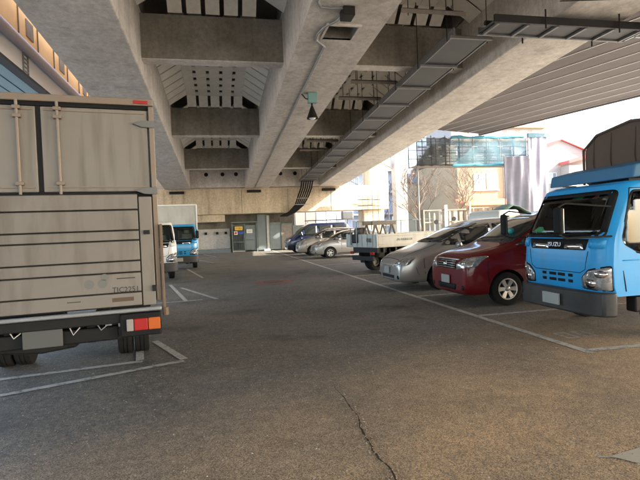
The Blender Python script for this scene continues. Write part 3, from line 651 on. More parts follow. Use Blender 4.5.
# ------------------------------------------------------------------ cab-over truck cab
def cab_outer(W=.86, roof=2.08, zb=.58, depth=1.62, inset=0):
    prof = [(.05, zb), (.01, zb+.12), (.0, 1.0), (.02, 1.26), (.05, 1.36), (.14, 1.56), (.31, 1.93), (.37, roof-.05), (.50, roof-.005), (.80, roof), (depth-.2, roof), (depth-.04, roof-.06), (depth, roof-.2), (depth, 1.3), (depth, zb)]
    prof = [(x+(inset if x < depth/2 else -inset), z+(inset if z < 1.2 else -inset if z > 1.9 else 0)) for x, z in prof]
    fr = [0, .01, .035, .08, .15, .26, .45, 1]     # from side inwards
    ys = []
    Wi = W-inset
    for f_ in fr: ys.append((-(Wi-f_*Wi if f_ < 1 else 0), f_))
    ys = ys+[(-y_, f_) for y_, f_ in ys[::-1][1:]]
    vs = []; n = len(prof)
    for (y_, f_) in ys:
        d = .16*(1-min(1, f_/.26))**2.2           # plan rounding of the front corners
        dr = .05*(1-min(1, f_/.08))**2             # edge rounding elsewhere
        for (x, z) in prof:
            tum = max(0, z-1.25)/(roof-1.25)*.075
            xx = x+(d if x < depth/2-.2 else (dr*.5 if x < 1.2 else -dr*.5))
            zz = z-(dr if z > 1.9 else 0)
            vs.append((xx, y_*(1-tum/W), zz))
    fs = []
    for i in range(len(ys)-1):
        for k in range(n):
            k2 = (k+1) % n; fs.append((i*n+k, i*n+k2, (i+1)*n+k2, (i+1)*n+k))
    fs += [tuple(range(n))[::-1], tuple(range((len(ys)-1)*n, len(ys)*n))]
    return MB().add(vs, fs)
def mirror(parent, x, y, z, sg, arm_x, arm_y, name='mirror'):
    m_ = MB().box(-.03, .03, -.07, .07, -.17, .17).build(name, M['black'], parent, .03); m_.location = (x, y, z)
    MB().box(.031, .035, -.058, .058, -.15, .15).build('mirror_glass', M['chrome'], m_)
    MB().tube([(0, 0, .17), (.1, 0, .22), (arm_x-x, arm_y-y, .16)], .013, 6).build('stay', M['blackm'], m_)
    MB().tube([(0, 0, -.17), (.1, 0, -.22), (arm_x-x, arm_y-y, -.22)], .013, 6).build('stay', M['blackm'], m_)
    return m_
def make_cab(root, paint, logo=None, mir=True, lowpaint=None, simple=False):
    W = .86
    cab = cab_outer(W).build('cab', [paint, M['interior']], root, 0, True)
    bv = bvh_of(cab.data)
    inner = cab_outer(W, inset=.045).build('cutter', M['interior'])
    inner.data.materials.clear(); inner.data.materials.append(M['interior'])
    ws = rounded([(-.755, 1.375), (.755, 1.375), (.70, 1.93), (-.70, 1.93)], .07)
    sw = rounded([(.30, 1.33), (.52, 1.94), (1.22, 1.95), (1.25, 1.15), (.55, 1.13), (.34, 1.24)], .06)
    c1 = MB().prism(ws, 'x', -.3, .7).build('cutter', M['black'])
    c2 = MB().prism(sw, 'y', -2, 2).build('cutter', M['black'])
    c3 = MB().lathe([(.47, -1.2), (.47, 1.2)], 28, 'y', (1.10, 0, .38)).build('cutter', M['black'])
    boolean_cut(cab, [inner, c1, c2, c3])
    cab.data.polygons.foreach_set('use_smooth', [True]*len(cab.data.polygons)); cab.data.set_sharp_from_angle(angle=R(30))
    # frit / rubber
    def grow(p, d):
        cx = sum(a for a, b in p)/len(p); cz = sum(b for a, b in p)/len(p)
        return [(a+(d if a > cx else -d), b+(d if b > cz else -d)) for a, b in p]
    def ring(nm, p, q, ax, off=.004):
        n_ = len(p); bm_parts = []
        for i0, i1 in ((0, n_//4), (n_//4, n_//2), (n_//2, 3*n_//4), (3*n_//4, n_)):
            idx = [k % n_ for k in range(i0, i1+1)]
            poly = [p[k] for k in idx]+[q[k] for k in idx[::-1]]
            decal(nm, bv, poly, ax, M['black'], root, off, .008, .1)
    ring('windscreen_rubber', [(a*.955, 1.375+(b-1.375)*.93+.02) for a, b in ws], grow(ws, .035), 'x-')
    decal('windscreen', bv, ws, 'x-', M['glass'], root, -.006, .004, .1)
    for ax in ('y-', 'y+'):
        decal('side_window', bv, sw, ax, M['glass'], root, -.008, .004, .15)
        n_ = len(sw)
        dr = decal('door_seam', bv, strip_poly([(.34, .64), (.31, .9), (.30, 1.28), (.50, 1.975), (1.30, 1.985), (1.33, .75)], .012), ax, M['black'], root, .005, .006, .08)
        decal('door_handle', bv, rounded([(1.12, 1.0), (1.28, 1.0), (1.28, 1.06), (1.12, 1.06)], .015), ax, M['black'], root, .02, .02, .1)
        decal('door_crease', bv, strip_poly([(.30, 1.04), (1.30, 1.04)], .014), ax, paint, root, .008, .008, .2)
        decal('window_rubber', bv, strip_poly(sw[-6:]+sw[:6], .03), ax, M['black'], root, .003, .006, .1)
        decal('window_rubber', bv, strip_poly(sw[5:], .03), ax, M['black'], root, .003, .006, .1)
    # front panel furniture
    decal('grille_garnish', bv, rounded([(-.55, 1.175), (.55, 1.175), (.60, 1.325), (-.60, 1.325)], .02), 'x-', M['black'], root, .008, .008, .12)
    decal('garnish_trim', bv, rounded([(-.53, 1.185), (-.16, 1.185), (-.18, 1.245), (-.50, 1.26)], .02), 'x-', M['chrome'], root, .016, .008, .12)
    decal('garnish_trim', bv, rounded([(.16, 1.185), (.53, 1.185), (.50, 1.26), (.18, 1.245)], .02), 'x-', M['chrome'], root, .016, .008, .12)
    for sg in (-1, 1):
        decal('corner_vent', bv, rounded([(sg*.63, 1.20), (sg*.80, 1.20), (sg*.80, 1.325), (sg*.61, 1.325)], .03), 'x-', paint, root, .022, .02, .08)
        hl = rounded([(sg*.845, .66), (sg*.50, .68), (sg*.495, .80), (sg*.60, .90), (sg*.845, .965)], .03)
        decal('headlight_seat', bv, [(a*1.0, b) for a, b in rounded([(sg*.852, .645), (sg*.485, .662), (sg*.48, .81), (sg*.60, .925), (sg*.852, .985)], .03)], 'x-', M['black'], root, .003, .006, .08)
        h = decal('headlight', bv, hl, 'x-', M['lens'], root, .014, .012, .06)
        decal('headlight_bulb', bv, [(sg*.64+.075*math.cos(a), .745+.065*math.sin(a)) for a in [2*PI*k/12 for k in range(12)]], 'x-', M['chrome'], root, .022, .01, .2)
        decal('headlight_bulb', bv, [(sg*.76+.06*math.cos(a), .87+.05*math.sin(a)) for a in [2*PI*k/12 for k in range(12)]], 'x-', M['chrome'], root, .022, .01, .2)
        decal('indicator', bv, rounded([(sg*.84, .67), (sg*.76, .67), (sg*.76, .79), (sg*.84, .79)], .02), 'x-', M['clearl'], root, .02, .01, .1)
    for yy in (-.30, -.12, .06, .24):
        for zz in (.80, .72):
            wv = .045 if abs(yy) > .2 else .075
            decal('air_slot', bv, rounded([(yy-wv+.03, zz), (yy+wv+.03, zz), (yy+wv+.03, zz+.042), (yy-wv+.03, zz+.042)], .01), 'x-', M['black'], root, .002, .004, .3)
    decal('panel_seam', bv, strip_poly([(-.60, 1.165), (-.55, .92), (-.46, .87), (.46, .87), (.55, .92), (.60, 1.165)], .010), 'x-', M['black'], root, .002, .004, .2)
    for sg in (-1, 1):   # wipers
        MB().tube([(.0, -.15*sg-.1, 1.36), (-.03, .1*sg-.1, 1.385), (.0, .5*sg-.1, 1.41)], .012, 6).build('wiper', M['black'], root)
    # bumper with rounded corners
    bp = []
    for (x, y_) in [(.20, -.875), (.12, -.875), (.02, -.84), (-.05, -.72), (-.075, -.4), (-.08, 0), (-.075, .4), (-.05, .72), (.02, .84), (.12, .875), (.20, .875)]: bp.append((x, y_))
    MB().prism(bp+[(.20, .7), (.1, .66), (.1, -.66), (.20, -.7)], 'z', .32, .635).build('bumper', M['bumper'], root, .025, True)
    MB().box(-.12, -.092, -.17, .17, .40, .56).build('number_plate', M['plate'], root, .004)
    if logo:
        text(logo, .085, M['chrome'], root, (-.022, 0, 1.245), (R(90), 0, R(-90)), 'logo', .006, sx=1.15)
    # interior
    MB().prism([(.10, 1.0), (.12, 1.36), (.30, 1.37), (.48, 1.28), (.50, .95)], 'y', -.78, .78).build('dashboard', M['interior'], root, .03)
    for yy in (-.42, .42):
        s_ = MB().box(.85, 1.32, yy-.26, yy+.26, .82, 1.0).box(1.28, 1.42, yy-.25, yy+.25, .95, 1.62).box(1.30, 1.40, yy-.13, yy+.13, 1.64, 1.82).build('seat', M['seat'], root, .04)
    sw_ = MB()
    ring_ = [(.60-.12*math.sin(a)*.9, .42+.19*math.cos(a), 1.36+.12*math.sin(a)) for a in [2*PI*k/20 for k in range(21)]]
    sw_.tube(ring_, .014, 6).tube([(.45, .42, 1.2), (.60, .42, 1.36)], .025, 6)
    sw_.tube([ring_[0], ring_[10]], .012, 6).build('steering_wheel', M['black'], root)
    if mir:
        mirror(root, -.58, -.80, 1.58, -1, .16, -.84); mirror(root, -.10, 1.12, 1.55, 1, .22, .84)
    return cab, bv
def chassis(root, x0, x1, axle, rwheel=.36, W=.86, dual=True):
    for yy in (-.36, .36): MB().box(x0, x1, yy-.035, yy+.035, .52, .70).build('frame_rail', M['blackm'], root)
    MB().tube([(axle, -.7, rwheel), (axle, .7, rwheel)], .06, 10).lathe([(.05, -.17), (.16, -.1), (.19, 0), (.16, .1), (.05, .17)], 16, 'y', (axle, 0, rwheel)).build('axle', M['blackm'], root, 0, True)
    for sg in (-1, 1):
        wheel(root, axle, sg*.76, rwheel, .19, sg, 'steel')
        if dual: wheel(root, axle, sg*.54, rwheel, .17, sg, 'steel')
        MB().tube([(axle-.5, sg*.45, .55), (axle, sg*.45, rwheel+.05), (axle+.5, sg*.45, .55)], .035, 6).build('leaf_spring', M['blackm'], root)

# --- blue truck with canvas hood
bt = empty('truck', (4.75, 6.07, 0), 0, 'bright blue cab-over truck with brown canvas cargo hood, nose towards the aisle', 'truck')
make_cab(bt, M['blue'], 'ISUZU')
wheel(bt, 1.10, -.73, .36, .20, -1, 'steel'); wheel(bt, 1.10, .73, .36, .20, 1, 'steel')
MB().box(.48, .78, -.86, -.70, .36, .56).build('step', M['blackm'], bt, .02)
chassis(bt, .3, 5.2, 4.0)
vis = MB()   # roof visor: slanted board on two brackets
f0 = [(.42, -.80, 2.21), (.42, .80, 2.21), (.98, .84, 2.42), (.98, -.84, 2.42)]
vis.hexa([(.54, -.80, 2.11), (.54, .80, 2.11), (1.1, .84, 2.16), (1.1, -.84, 2.16), (.58, -.80, 2.28), (.58, .80, 2.28), (1.06, .84, 2.38), (1.06, -.84, 2.38)])
vis.build('roof_visor', M['bluevisor'], bt, .02)
for yy in (-.6, .0, .6): MB().box(.65, .85, yy-.03, yy+.03, 2.06, 2.12).build('visor_bracket', M['blackm'] if yy < .5 else M['whitep'], bt)
cv = rounded([(-.95, .86), (-.95, 2.76), (-.66, 2.96), (0, 3.05), (.66, 2.96), (.95, 2.76), (.95, .86)], .1)
MB().prism([p for p in rounded([(-.95, 2.14), (-.95, 2.76), (-.66, 2.96), (0, 3.05), (.66, 2.96), (.95, 2.76), (.95, 2.14)], .1)], 'x', 1.34, 1.735).build('canvas_peak', M['canvas'], bt, .04, True)
MB().prism(cv, 'x', 1.74, 5.2).build('canvas_hood', M['canvas'], bt, .05, True)
box('cargo_floor', M['blackm'], (1.72, 5.22, -.95, .95, .74, .85), bt, .01)
for yy in (-.97, .97):
    for k in range(10): MB().tube([(1.5+k*.4, yy, 2.2), (1.62+k*.4, yy*1.004, 1.5), (1.58+k*.4, yy, .9)], .008, 5).build('lashing_rope', M['palefr'], bt)
MB().tube([(1.33, -.95, 2.16), (1.33, -.95, 2.74), (1.33, -.66, 2.94), (1.33, 0, 3.03), (1.33, .66, 2.94), (1.33, .95, 2.74), (1.33, .95, 2.16)], .022, 6).build('hem', M['canvas'], bt, 0, True)
for yy in (-.5, -.1, .35, .7): MB().tube([(1.335, yy, 2.2), (1.325, yy+.05, 2.5), (1.335, yy+.02, 2.93)], [.006, .014, .006], 6).build('fold', M['canvas'], bt, 0, True)
for k in range(5):
    x = 1.85+k*.8
    MB().tube([(x, -.965, .9), (x, -.965, 2.74), (x, -.66, 2.97), (x, 0, 3.06), (x, .66, 2.97), (x, .965, 2.74), (x, .965, .9)], .018, 6).build('hood_hoop', M['canvas'], bt)
# things lying on its dashboard
tag(MB().lathe([(.03, 0), (.10, .02), (.12, .07), (.06, .12)], 8, 'z', (4.91, 6.55, 1.375)).build('cloth', M['greencl'], None, 0, True), 'green cloth bundle on the dashboard of the blue truck', 'cloth')
tag(MB().lathe([(.05, 0), (.11, .03), (.09, .08), (.03, .11)], 8, 'z', (4.92, 6.15, 1.375)).build('cloth', M['redcl'], None, 0, True), 'red and white bundle on the dashboard of the blue truck', 'cloth')

# --- box truck at left, rear to the camera.  local x right, y forward
lt = empty('box_truck', (-1.64, 5.05, 0), R(8.1), 'weathered white box truck seen from behind, ribbed tail lift raised', 'truck')
ys0 = 0.0
MB().box(-1.04, 1.04, .08, 4.5, .93, 3.0).build('cargo_box', M['bodywhite'], lt, .01)
box('rear_frame', M['rod'], (-1.05, 1.05, .0, .075, 2.93, 3.0), lt, .008)
for sg in (-1, 1): MB().box(sg*1.05 if sg < 0 else 1.0, -1.0 if sg < 0 else 1.05, .0, .075, .93, 2.925).build('frame_post', M['rod'], lt, .006)
box('top_gasket', M['black'], (-1.0, 1.0, .035, .06, 2.895, 2.93), lt)
for x0, x1 in ((-.985, -.022), (.022, .985)):
    MB().box(x0, x1, .02, .07, 2.06, 2.885).build('rear_door', M['bodywhite'], lt, .008)
box('centre_gasket', M['black'], (-.02, .02, .028, .06, 2.06, 2.89), lt)
box('lower_gasket', M['black'], (-1.0, 1.0, .04, .07, 2.0, 2.055), lt)
for x in (-.62, -.17, .17, .62):
    if abs(x) > .5: continue
    rd = MB().tube([(x, -.012, 2.03), (x, -.012, 2.93)], .014, 10).build('lock_rod', M['rod'], lt, 0, True)
    for zz in (2.14, 2.86, 2.78):
        MB().box(x-.035, x+.035, -.03, .018, zz-.015, zz+.018).build('rod_guide', M['rod'], rd, .004)
for zz in (2.74, 2.06):
    h = MB().prism(rounded([(1.055, zz-.035), (1.055, zz+.04), (.93, zz+.035), (.84, zz+.005), (.93, zz-.03)], .01), 'y', -.012, .016).build('hinge', M['hinge'], lt, .004)
box('marker_lamp', M['redl'], (.86, 1.0, -.012, .0, 2.945, 2.98), lt, .005)
box('number_sticker', M['sticker'], (-.45, -.36, .013, .0185, 2.42, 2.58), lt)
# tail lift: horizontal planks with recessed joints
zs = [2.03, 1.87, 1.665, 1.565, 1.36, 1.245, 1.045, .905]
box('tail_lift_core', M['blackm'], (-1.04, .86, -.045, .034, .90, 2.035), lt)
for i in range(len(zs)-1):
    d = .0 if i not in (2, 4) else .006
    MB().box(-1.045, .855, -.075+d, -.046, zs[i+1]+.007, zs[i]-.007).build('tail_lift_plank', M['gatepanel'], lt, .005)
box('side_panel', M['gatepanel'], (.865, .99, -.055, .03, .90, 2.0), lt, .006)
box('latch', M['blackm'], (.90, .96, -.085, -.056, 1.62, 1.66), lt, .004); box('latch', M['blackm'], (.96, 1.0, -.085, -.056, 1.04, 1.10), lt, .004)
MB().box(1.052, 1.082, -.05, .02, .80, 1.72).build('lift_column', M['rust'], lt, .008)
MB().tube([(1.08, -.03, .78), (1.08, -.03, .86)], .03, 8).build('roller', M['rust'], lt, 0, True)
text('TIC2251', .075, M['ink'], lt, (.71, -.078, 1.075), (R(90), 0, 0), 'lettering', .001, sx=.95)
box('printed_bar', M['ink'], (.63, .80, -.0775, -.0755, 1.185, 1.195), lt); 
for x, r1 in ((.50, .045), (.38, .045), (.52, .035)):
    MB().lathe([(r1, -.0775), (r1, -.0755)], 20, 'y', (x, 0, 1.15 if r1 > .04 else 1.21)).build('emblem', M['sticker'], lt)
box('brown_label', M['brownlabel'], (.58, .78, -.078, -.0755, .96, 1.0), lt)
box('small_mark', M['ink'], (.18, .30, -.078, -.0755, .985, .993), lt)
MB().box(-1.05, 1.04, -.11, -.06, .845, .885).build('lift_rail', M['galv'], lt, .012)
box('lift_crossmember', M['blackm'], (-1.0, .98, -.05, .20, .74, .84), lt, .01)
box('under_guard', M['blackm'], (-.78, .62, .05, .17, .56, .70), lt, .015)
MB().prism([(-.6, .62), (-.45, .50), (-.1, .47), (.2, .50), (.32, .60), (.32, .74), (-.6, .74)], 'y', .18, .5).build('lift_motor_box', M['blackm'], lt, .02)
box('number_plate', mat('greyed_plate', (.085, .085, .075), .5), (-.22, .12, -.02, .0, .57, .74), lt, .004)
tl = box('tail_light_bar', M['black'], (.64, 1.03, -.09, .0, .60, .83), lt, .015)
box('reversing_light', M['clearl'], (.70, .765, -.115, -.091, .66, .78), tl, .008); box('brake_light', M['redl'], (.77, .90, -.115, -.091, .66, .78), tl, .008); box('indicator', M['amber'], (.905, 1.02, -.115, -.091, .66, .78), tl, .008)
for i in range(9):
    x = -.9+i*.22+random.uniform(-.04, .04); a = random.uniform(.05, .12)
    MB().tube([(x, .1, .74), (x+random.uniform(-.05, .05), .12, .74-a), (x+.1, .14, .73)], .012, 5).build('hose', M['black'], lt)
for i in range(7):
    x = -.85+i*.26+random.uniform(-.05, .05)
    MB().tube([(x, .0, .735), (x+.03, -.01, .70-random.uniform(0, .05)), (x+.09, .0, .73)], .006, 5).build('wire', random.choice((M['galv'], M['rust'], M['palefr'])), lt)
box('bracket', M['galv'], (.50, .56, .0, .02, .72, .80), lt); box('bracket', M['galv'], (.62, .66, .0, .02, .70, .76), lt)
rv_ = MB()
for x in (-1.02, 1.025):
    for k in range(26): rv_.lathe([(.006, -.004), (.004, -.0005)], 6, 'y', (x, 0, .98+k*.075))
for k in range(24): rv_.lathe([(.006, -.004), (.004, -.0005)], 6, 'y', (-.96+k*.083, 0, 2.953 if not 21 < k < 24 else 2.938))
tag(rv_.build('rivet', M['rod'], lt), kind='stuff')
for x0 in (-.985, .022):
    for zz in (2.10, 2.845):
        tag(MB().box(x0+.03, x0+.933, .010, .0195, zz, zz+.012).build('door_edge_strip', M['rod'], lt))
# its chassis in a turned frame (vehicle frame: x back->front flipped)
for yy in (-.36, .36): MB().box(yy-.035, yy+.035, .1, 5.6, .55, .74).build('frame_rail', M['blackm'], lt)
MB().tube([(-.75, 1.95, .36), (.75, 1.95, .36)], .06, 10).build('axle', M['blackm'], lt)
MB().lathe([(.05, -.17), (.16, -.1), (.2, 0), (.16, .1), (.05, .17)], 16, 'x', (0, 1.95, .38)).build('differential', M['blackm'], lt, 0, True)
def wheel_x(parent, x, y, r, wd, o):
    t = wheel(parent, x, y, r, wd, -o, 'steel'); t.rotation_euler = (0, 0, R(90)); return t
for sg in (-1, 1):
    for xx, o in ((.81, sg), (.60, sg)): wheel_x(lt, sg*xx, 1.95, .36, .185, o)
    wheel_x(lt, sg*.72, 5.4, .36, .19, sg)
    MB().box(sg*.70-.24, sg*.70+.24, 1.45, 1.47, .36, .86).build('mud_flap', M['black'], lt)
    MB().tube([(sg*.45, 1.2, .58), (sg*.45, 1.95, .42), (sg*.45, 2.7, .58)], .035, 6).build('leaf_spring', M['blackm'], lt)
MB().tube([(.3, 1.0, .5), (.3, 3.5, .5)], .05, 8).build('exhaust', M['rust'], lt)
cabw = cab_outer().build('cab', [M['whitep']], lt, 0, True); cabw.rotation_euler = (0, 0, R(-90)); cabw.location = (0, 6.25, 0)
for nm, dims in (('side_window', (-.80, .80, 4.95, 5.5, 1.3, 1.85)), ('windscreen', (-.7, .7, 6.08, 6.12, 1.4, 1.85))): 
    if nm == 'windscreen': MB().hexa([(-.72, 6.23, 1.38), (.72, 6.23, 1.38), (.72, 6.1, 1.38), (-.72, 6.1, 1.38), (-.68, 5.98, 1.92), (.68, 5.98, 1.92), (.68, 5.9, 1.92), (-.68, 5.9, 1.92)]).build(nm, M['glassd'], lt)
    else: MB().box(-.862, .862, 4.95, 5.7, 1.3, 1.6).build(nm, M['glassd'], lt)

# --- two more trucks on the left, facing the camera
def small_truck(loc, rz, paint, label, boxcol, boxh, L, W=.95):
    t = empty('truck', loc, rz, label, 'truck')
    make_cab(t, paint, None, mir=True)
    wheel(t, 1.10, -.74, .36, .20, -1, 'steel'); wheel(t, 1.10, .74, .36, .20, 1, 'steel')
    chassis(t, .3, L, L-1.2)
    if boxh:
        MB().box(1.72, L, -W, W, .85, boxh).build('cargo_box', boxcol, t, .02)
        for sg in (-1, 1): MB().box(1.69, 1.76, sg*W-.03, sg*W+.03, .85, boxh+.02).build('corner_post', M['whitep'], t, .01)
        MB().box(1.66, 1.74, -W, W, boxh-.03, boxh+.04).build('top_rail', M['whitep'], t, .01)
    return t
# local +x (rear) must point to world +Y:  rz = +90 deg
t2 = small_truck((-1.78, 22.4, 0), R(96), M['blue2'], 'blue-fronted box truck with white cargo box, farther of the two parked behind the big truck', M['offwhite'], 3.02, 6.0)
t3 = small_truck((-2.28, 17.3, 0), R(101), M['whitep'], 'white cab-over truck half hidden behind the nearest box truck', M['offwhite'], 0, 5.6)
MB().box(1.72, 5.6, -.95, .95, .85, 1.25).build('flat_bed', M['offwhite'], t3, .02)

# --- flatbed truck on the right, backed in at an angle: local x forwards
fb = empty('flatbed_truck', (5.1, 15.2, 0), R(16), 'off-white dropside flatbed truck backed in between the silver cars, tailgate to the aisle', 'truck')
Wf = 1.86; Lf = 5.7
# origin at near rear corner, local y to the far side
box('bed_floor', M['offwhite'], (.02, Lf, .0, Wf, .90, .98), fb, .01)
tg = box('tailgate', M['offwhite'], (.0, .035, .03, Wf-.03, .92, 1.36), fb, .008)
for k in range(5): MB().box(-.022, -.001, .18+k*.33, .21+k*.33, .94, 1.34).build('tailgate_rib', M['offwhite'], tg, .004)
sgd = MB().box(.06, Lf, -.035, .0, .94, 1.35).build('dropside', M['offwhite'], fb, .008)
for zz in (1.0, 1.27): MB().box(.08, Lf-.02, -.05, -.036, zz, zz+.02).build('dropside_rib', M['offwhite'], sgd, .004)
MB().box(.06, Lf, Wf, Wf+.035, .94, 1.35).build('dropside', M['offwhite'], fb, .008)
for x in (.0, Lf): 
    for yy in (-.045, Wf-.0): MB().box(x, x+.05, yy, yy+.05, .90, 1.38).build('corner_post', M['offwhite'], fb, .008)
text('(有) 大成建設工業', .085, M['ink'], fb, (1.15, -.054, 1.14), (R(90), 0, 0), 'lettering', .001)
text('日', .13, M['ink'], fb, (2.25, -.054, 1.15), (R(90), 0, 0), 'lettering', .001)
text('積載', .16, M['ink'], tg, (-.024, .40, 1.14), (R(90), 0, R(-90)), 'lettering', .001)
MB().box(Lf+.1, Lf+.16, .0, Wf, .98, 1.45).build('headboard', M['fenceg'], fb, .01)
for sg, yy in ((-1, .16), (1, Wf-.16)):
    wheel(fb, 1.0, yy, .33, .19, sg, 'steel'); wheel(fb, 1.0, yy-sg*.2, .33, .17, sg, 'steel'); wheel(fb, 6.4, yy-sg*.02, .33, .19, sg, 'steel')
    MB().box(.55, .57, yy-.15, yy+.15, .3, .85).build('mud_flap', M['black'], fb)
for yy in (.5, 1.22): MB().box(.1, 6.9, yy-.035, yy+.035, .55, .72).build('frame_rail', M['blackm'], fb)
MB().box(1.6, 2.3, .08, .45, .42, .78).build('fuel_tank', M['blackm'], fb, .05); MB().box(.1, .5, .1, 1.6, .72, .9).build('subframe', M['blackm'], fb)
for x in (.3, .8, 1.4, 2.0, 2.6): MB().box(x, x+.06, .02, 1.7, .74, .895).build('crossmember', M['blackm'], fb)
box('rear_bumper', M['blackm'], (-.02, .06, .2, 1.5, .45, .6), fb, .01)
for yy in (.22, 1.5): 
    t_ = box('tail_light', M['redl'], (-.04, .0, yy-.1, yy+.1, .66, .76), fb, .01)
cb = cab_outer().build('cab', M['whitep'], fb, 0, True); cb.rotation_euler = (0, 0, PI); cb.location = (7.55, Wf/2, 0)
MB().box(6.35, 7.1, -.012, Wf+.012, 1.3, 1.85).build('side_window', M['glassd'], fb)
# A-frame carried on the bed
afr = empty('sawhorse_frame', (5.62, 15.85, .985), R(16), 'dark trestle frame standing on the bed of the off-white flatbed truck', 'trestle')
for x in (-.35, .35):
    for s_ in (-1, 1): MB().tube([(x, 0, .72), (x+s_*.24, 0, .0)], .035, 6).build('leg', M['woodbr'], afr)
    for s_ in (-1, 1): MB().tube([(x, .55, .72), (x+s_*.24, .55, .0)], .035, 6).build('leg', M['woodbr'], afr)
MB().box(-.5, .5, -.05, .05, .68, .82).build('top_beam', M['woodbr'], afr, .01); MB().box(-.5, .5, .5, .6, .68, .82).build('top_beam', M['woodbr'], afr, .01)
cmp_ = empty('compressor', (4.95, 16.5, .985), R(16), 'small dark engine-driven machine at the rear of the flatbed truck bed', 'machine')
MB().box(-.25, .25, -.2, .2, .06, .38).build('engine', M['blackm'], cmp_, .04); MB().lathe([(.04, -.24), (.14, -.22), (.14, .2), (.04, .22)], 14, 'y', (.0, 0, .47)).build('tank', M['iron'], cmp_, 0, True)
MB().tube([(-.28, -.2, 0), (-.28, -.2, .6), (-.28, .2, .6), (-.28, .2, 0)], .02, 6).build('handle', M['galv'], cmp_)

# ------------------------------------------------------------------ cars (lofted bodies)
def interp(tab, x):
    if x <= tab[0][0]: return tab[0][1]
    for (a, va), (b, vb) in zip(tab, tab[1:]):
        if x <= b: return va+(vb-va)*(x-a)/(b-a)
    return tab[-1][1]
def car_body(name, L, W, top, belt, paint, parent, axles, r, zb=.2, wr=None, noseW=.80, stations=None):
    hw = W/2; wr = wr or hw*.76
    st = stations or [0, .05, .16, .36, .6, .85, 1.1, 1.45, 1.85, 2.3, 2.8, 3.4, 3.9, L-.35, L-.12, L]
    rings = []
    for x in st:
        tz = interp(top, x); bz_ = min(interp(belt, x), tz-.02)
        e = min(x, L-x)
        sc = noseW+(1-noseW)*min(1, (e/.55))**.45
        z0 = zb+(.10 if e < .03 else .03 if e < .1 else 0)
        w_ = hw*sc; hood = tz-bz_ < .25
        rw = w_*.80 if hood else min(wr, w_*.9)
        gl = tz-bz_
        pts = [(0, z0), (w_*.8, z0), (w_*.965, z0+.06), (w_, z0+(bz_-z0)*.40), (w_*.992, z0+(bz_-z0)*.78), (w_*.955, bz_), ]
        if hood: pts += [(w_*.87, bz_+gl*.55), (w_*.66, bz_+gl*.88), (w_*.3, tz)]
        else: pts += [(rw+(w_*.955-rw)*.30, bz_+gl*.72), (rw*.93, tz-.035), (rw*.5, tz)]
        pts += [(0, tz)]
        rings.append([(x, y_, z_) for y_, z_ in pts])
    n = len(rings[0]); full = []
    for rg in rings:
        full.append([(p[0], p[1], p[2]) for p in rg]+[(p[0], -p[1], p[2]) for p in rg[1:-1][::-1]])
    m = len(full[0]); mb = MB(); vs = [v for rg in full for v in rg]; fs = []
    for i in range(len(full)-1):
        for k in range(m): fs.append((i*m+k, i*m+(k+1) % m, (i+1)*m+(k+1) % m, (i+1)*m+k))
    for base in (0, (len(full)-1)*m):
        for k in range(n-1):
            a, b = base+k, base+k+1; c = base+(m-k-1) % m; d = base+(m-k) % m
            q_ = [a, b, c, d]; q2 = []
            for t in q_:
                if t not in q2: q2.append(t)
            if len(q2) > 2: fs.append(tuple(q2))
    mb.add(vs, fs)
    o = mb.build(name, [paint, M['black']], parent, 0, True)
    sb = o.modifiers.new('s', 'SUBSURF'); sb.levels = 2; sb.render_levels = 2
    me = evaluated(o); o.modifiers.clear(); o.data = me
    bv = bvh_of(me)
    cs = []
    for ax_ in axles:
        for sg in (-1, 1):
            c = MB().lathe([(r*1.17, sg*hw*.62), (r*1.17, sg*hw*1.3)], 32, 'y', (ax_, 0, r*1.0)).build('cutter', M['black']); cs.append(c)
    boolean_cut(o, cs)
    o.data.polygons.foreach_set('use_smooth', [True]*len(o.data.polygons)); o.data.set_sharp_from_angle(angle=R(40))
    for ax_ in axles:
        for sg in (-1, 1): wheel(parent, ax_, sg*(hw-.115), r, .2, sg, 'alloy')
    return o, bv
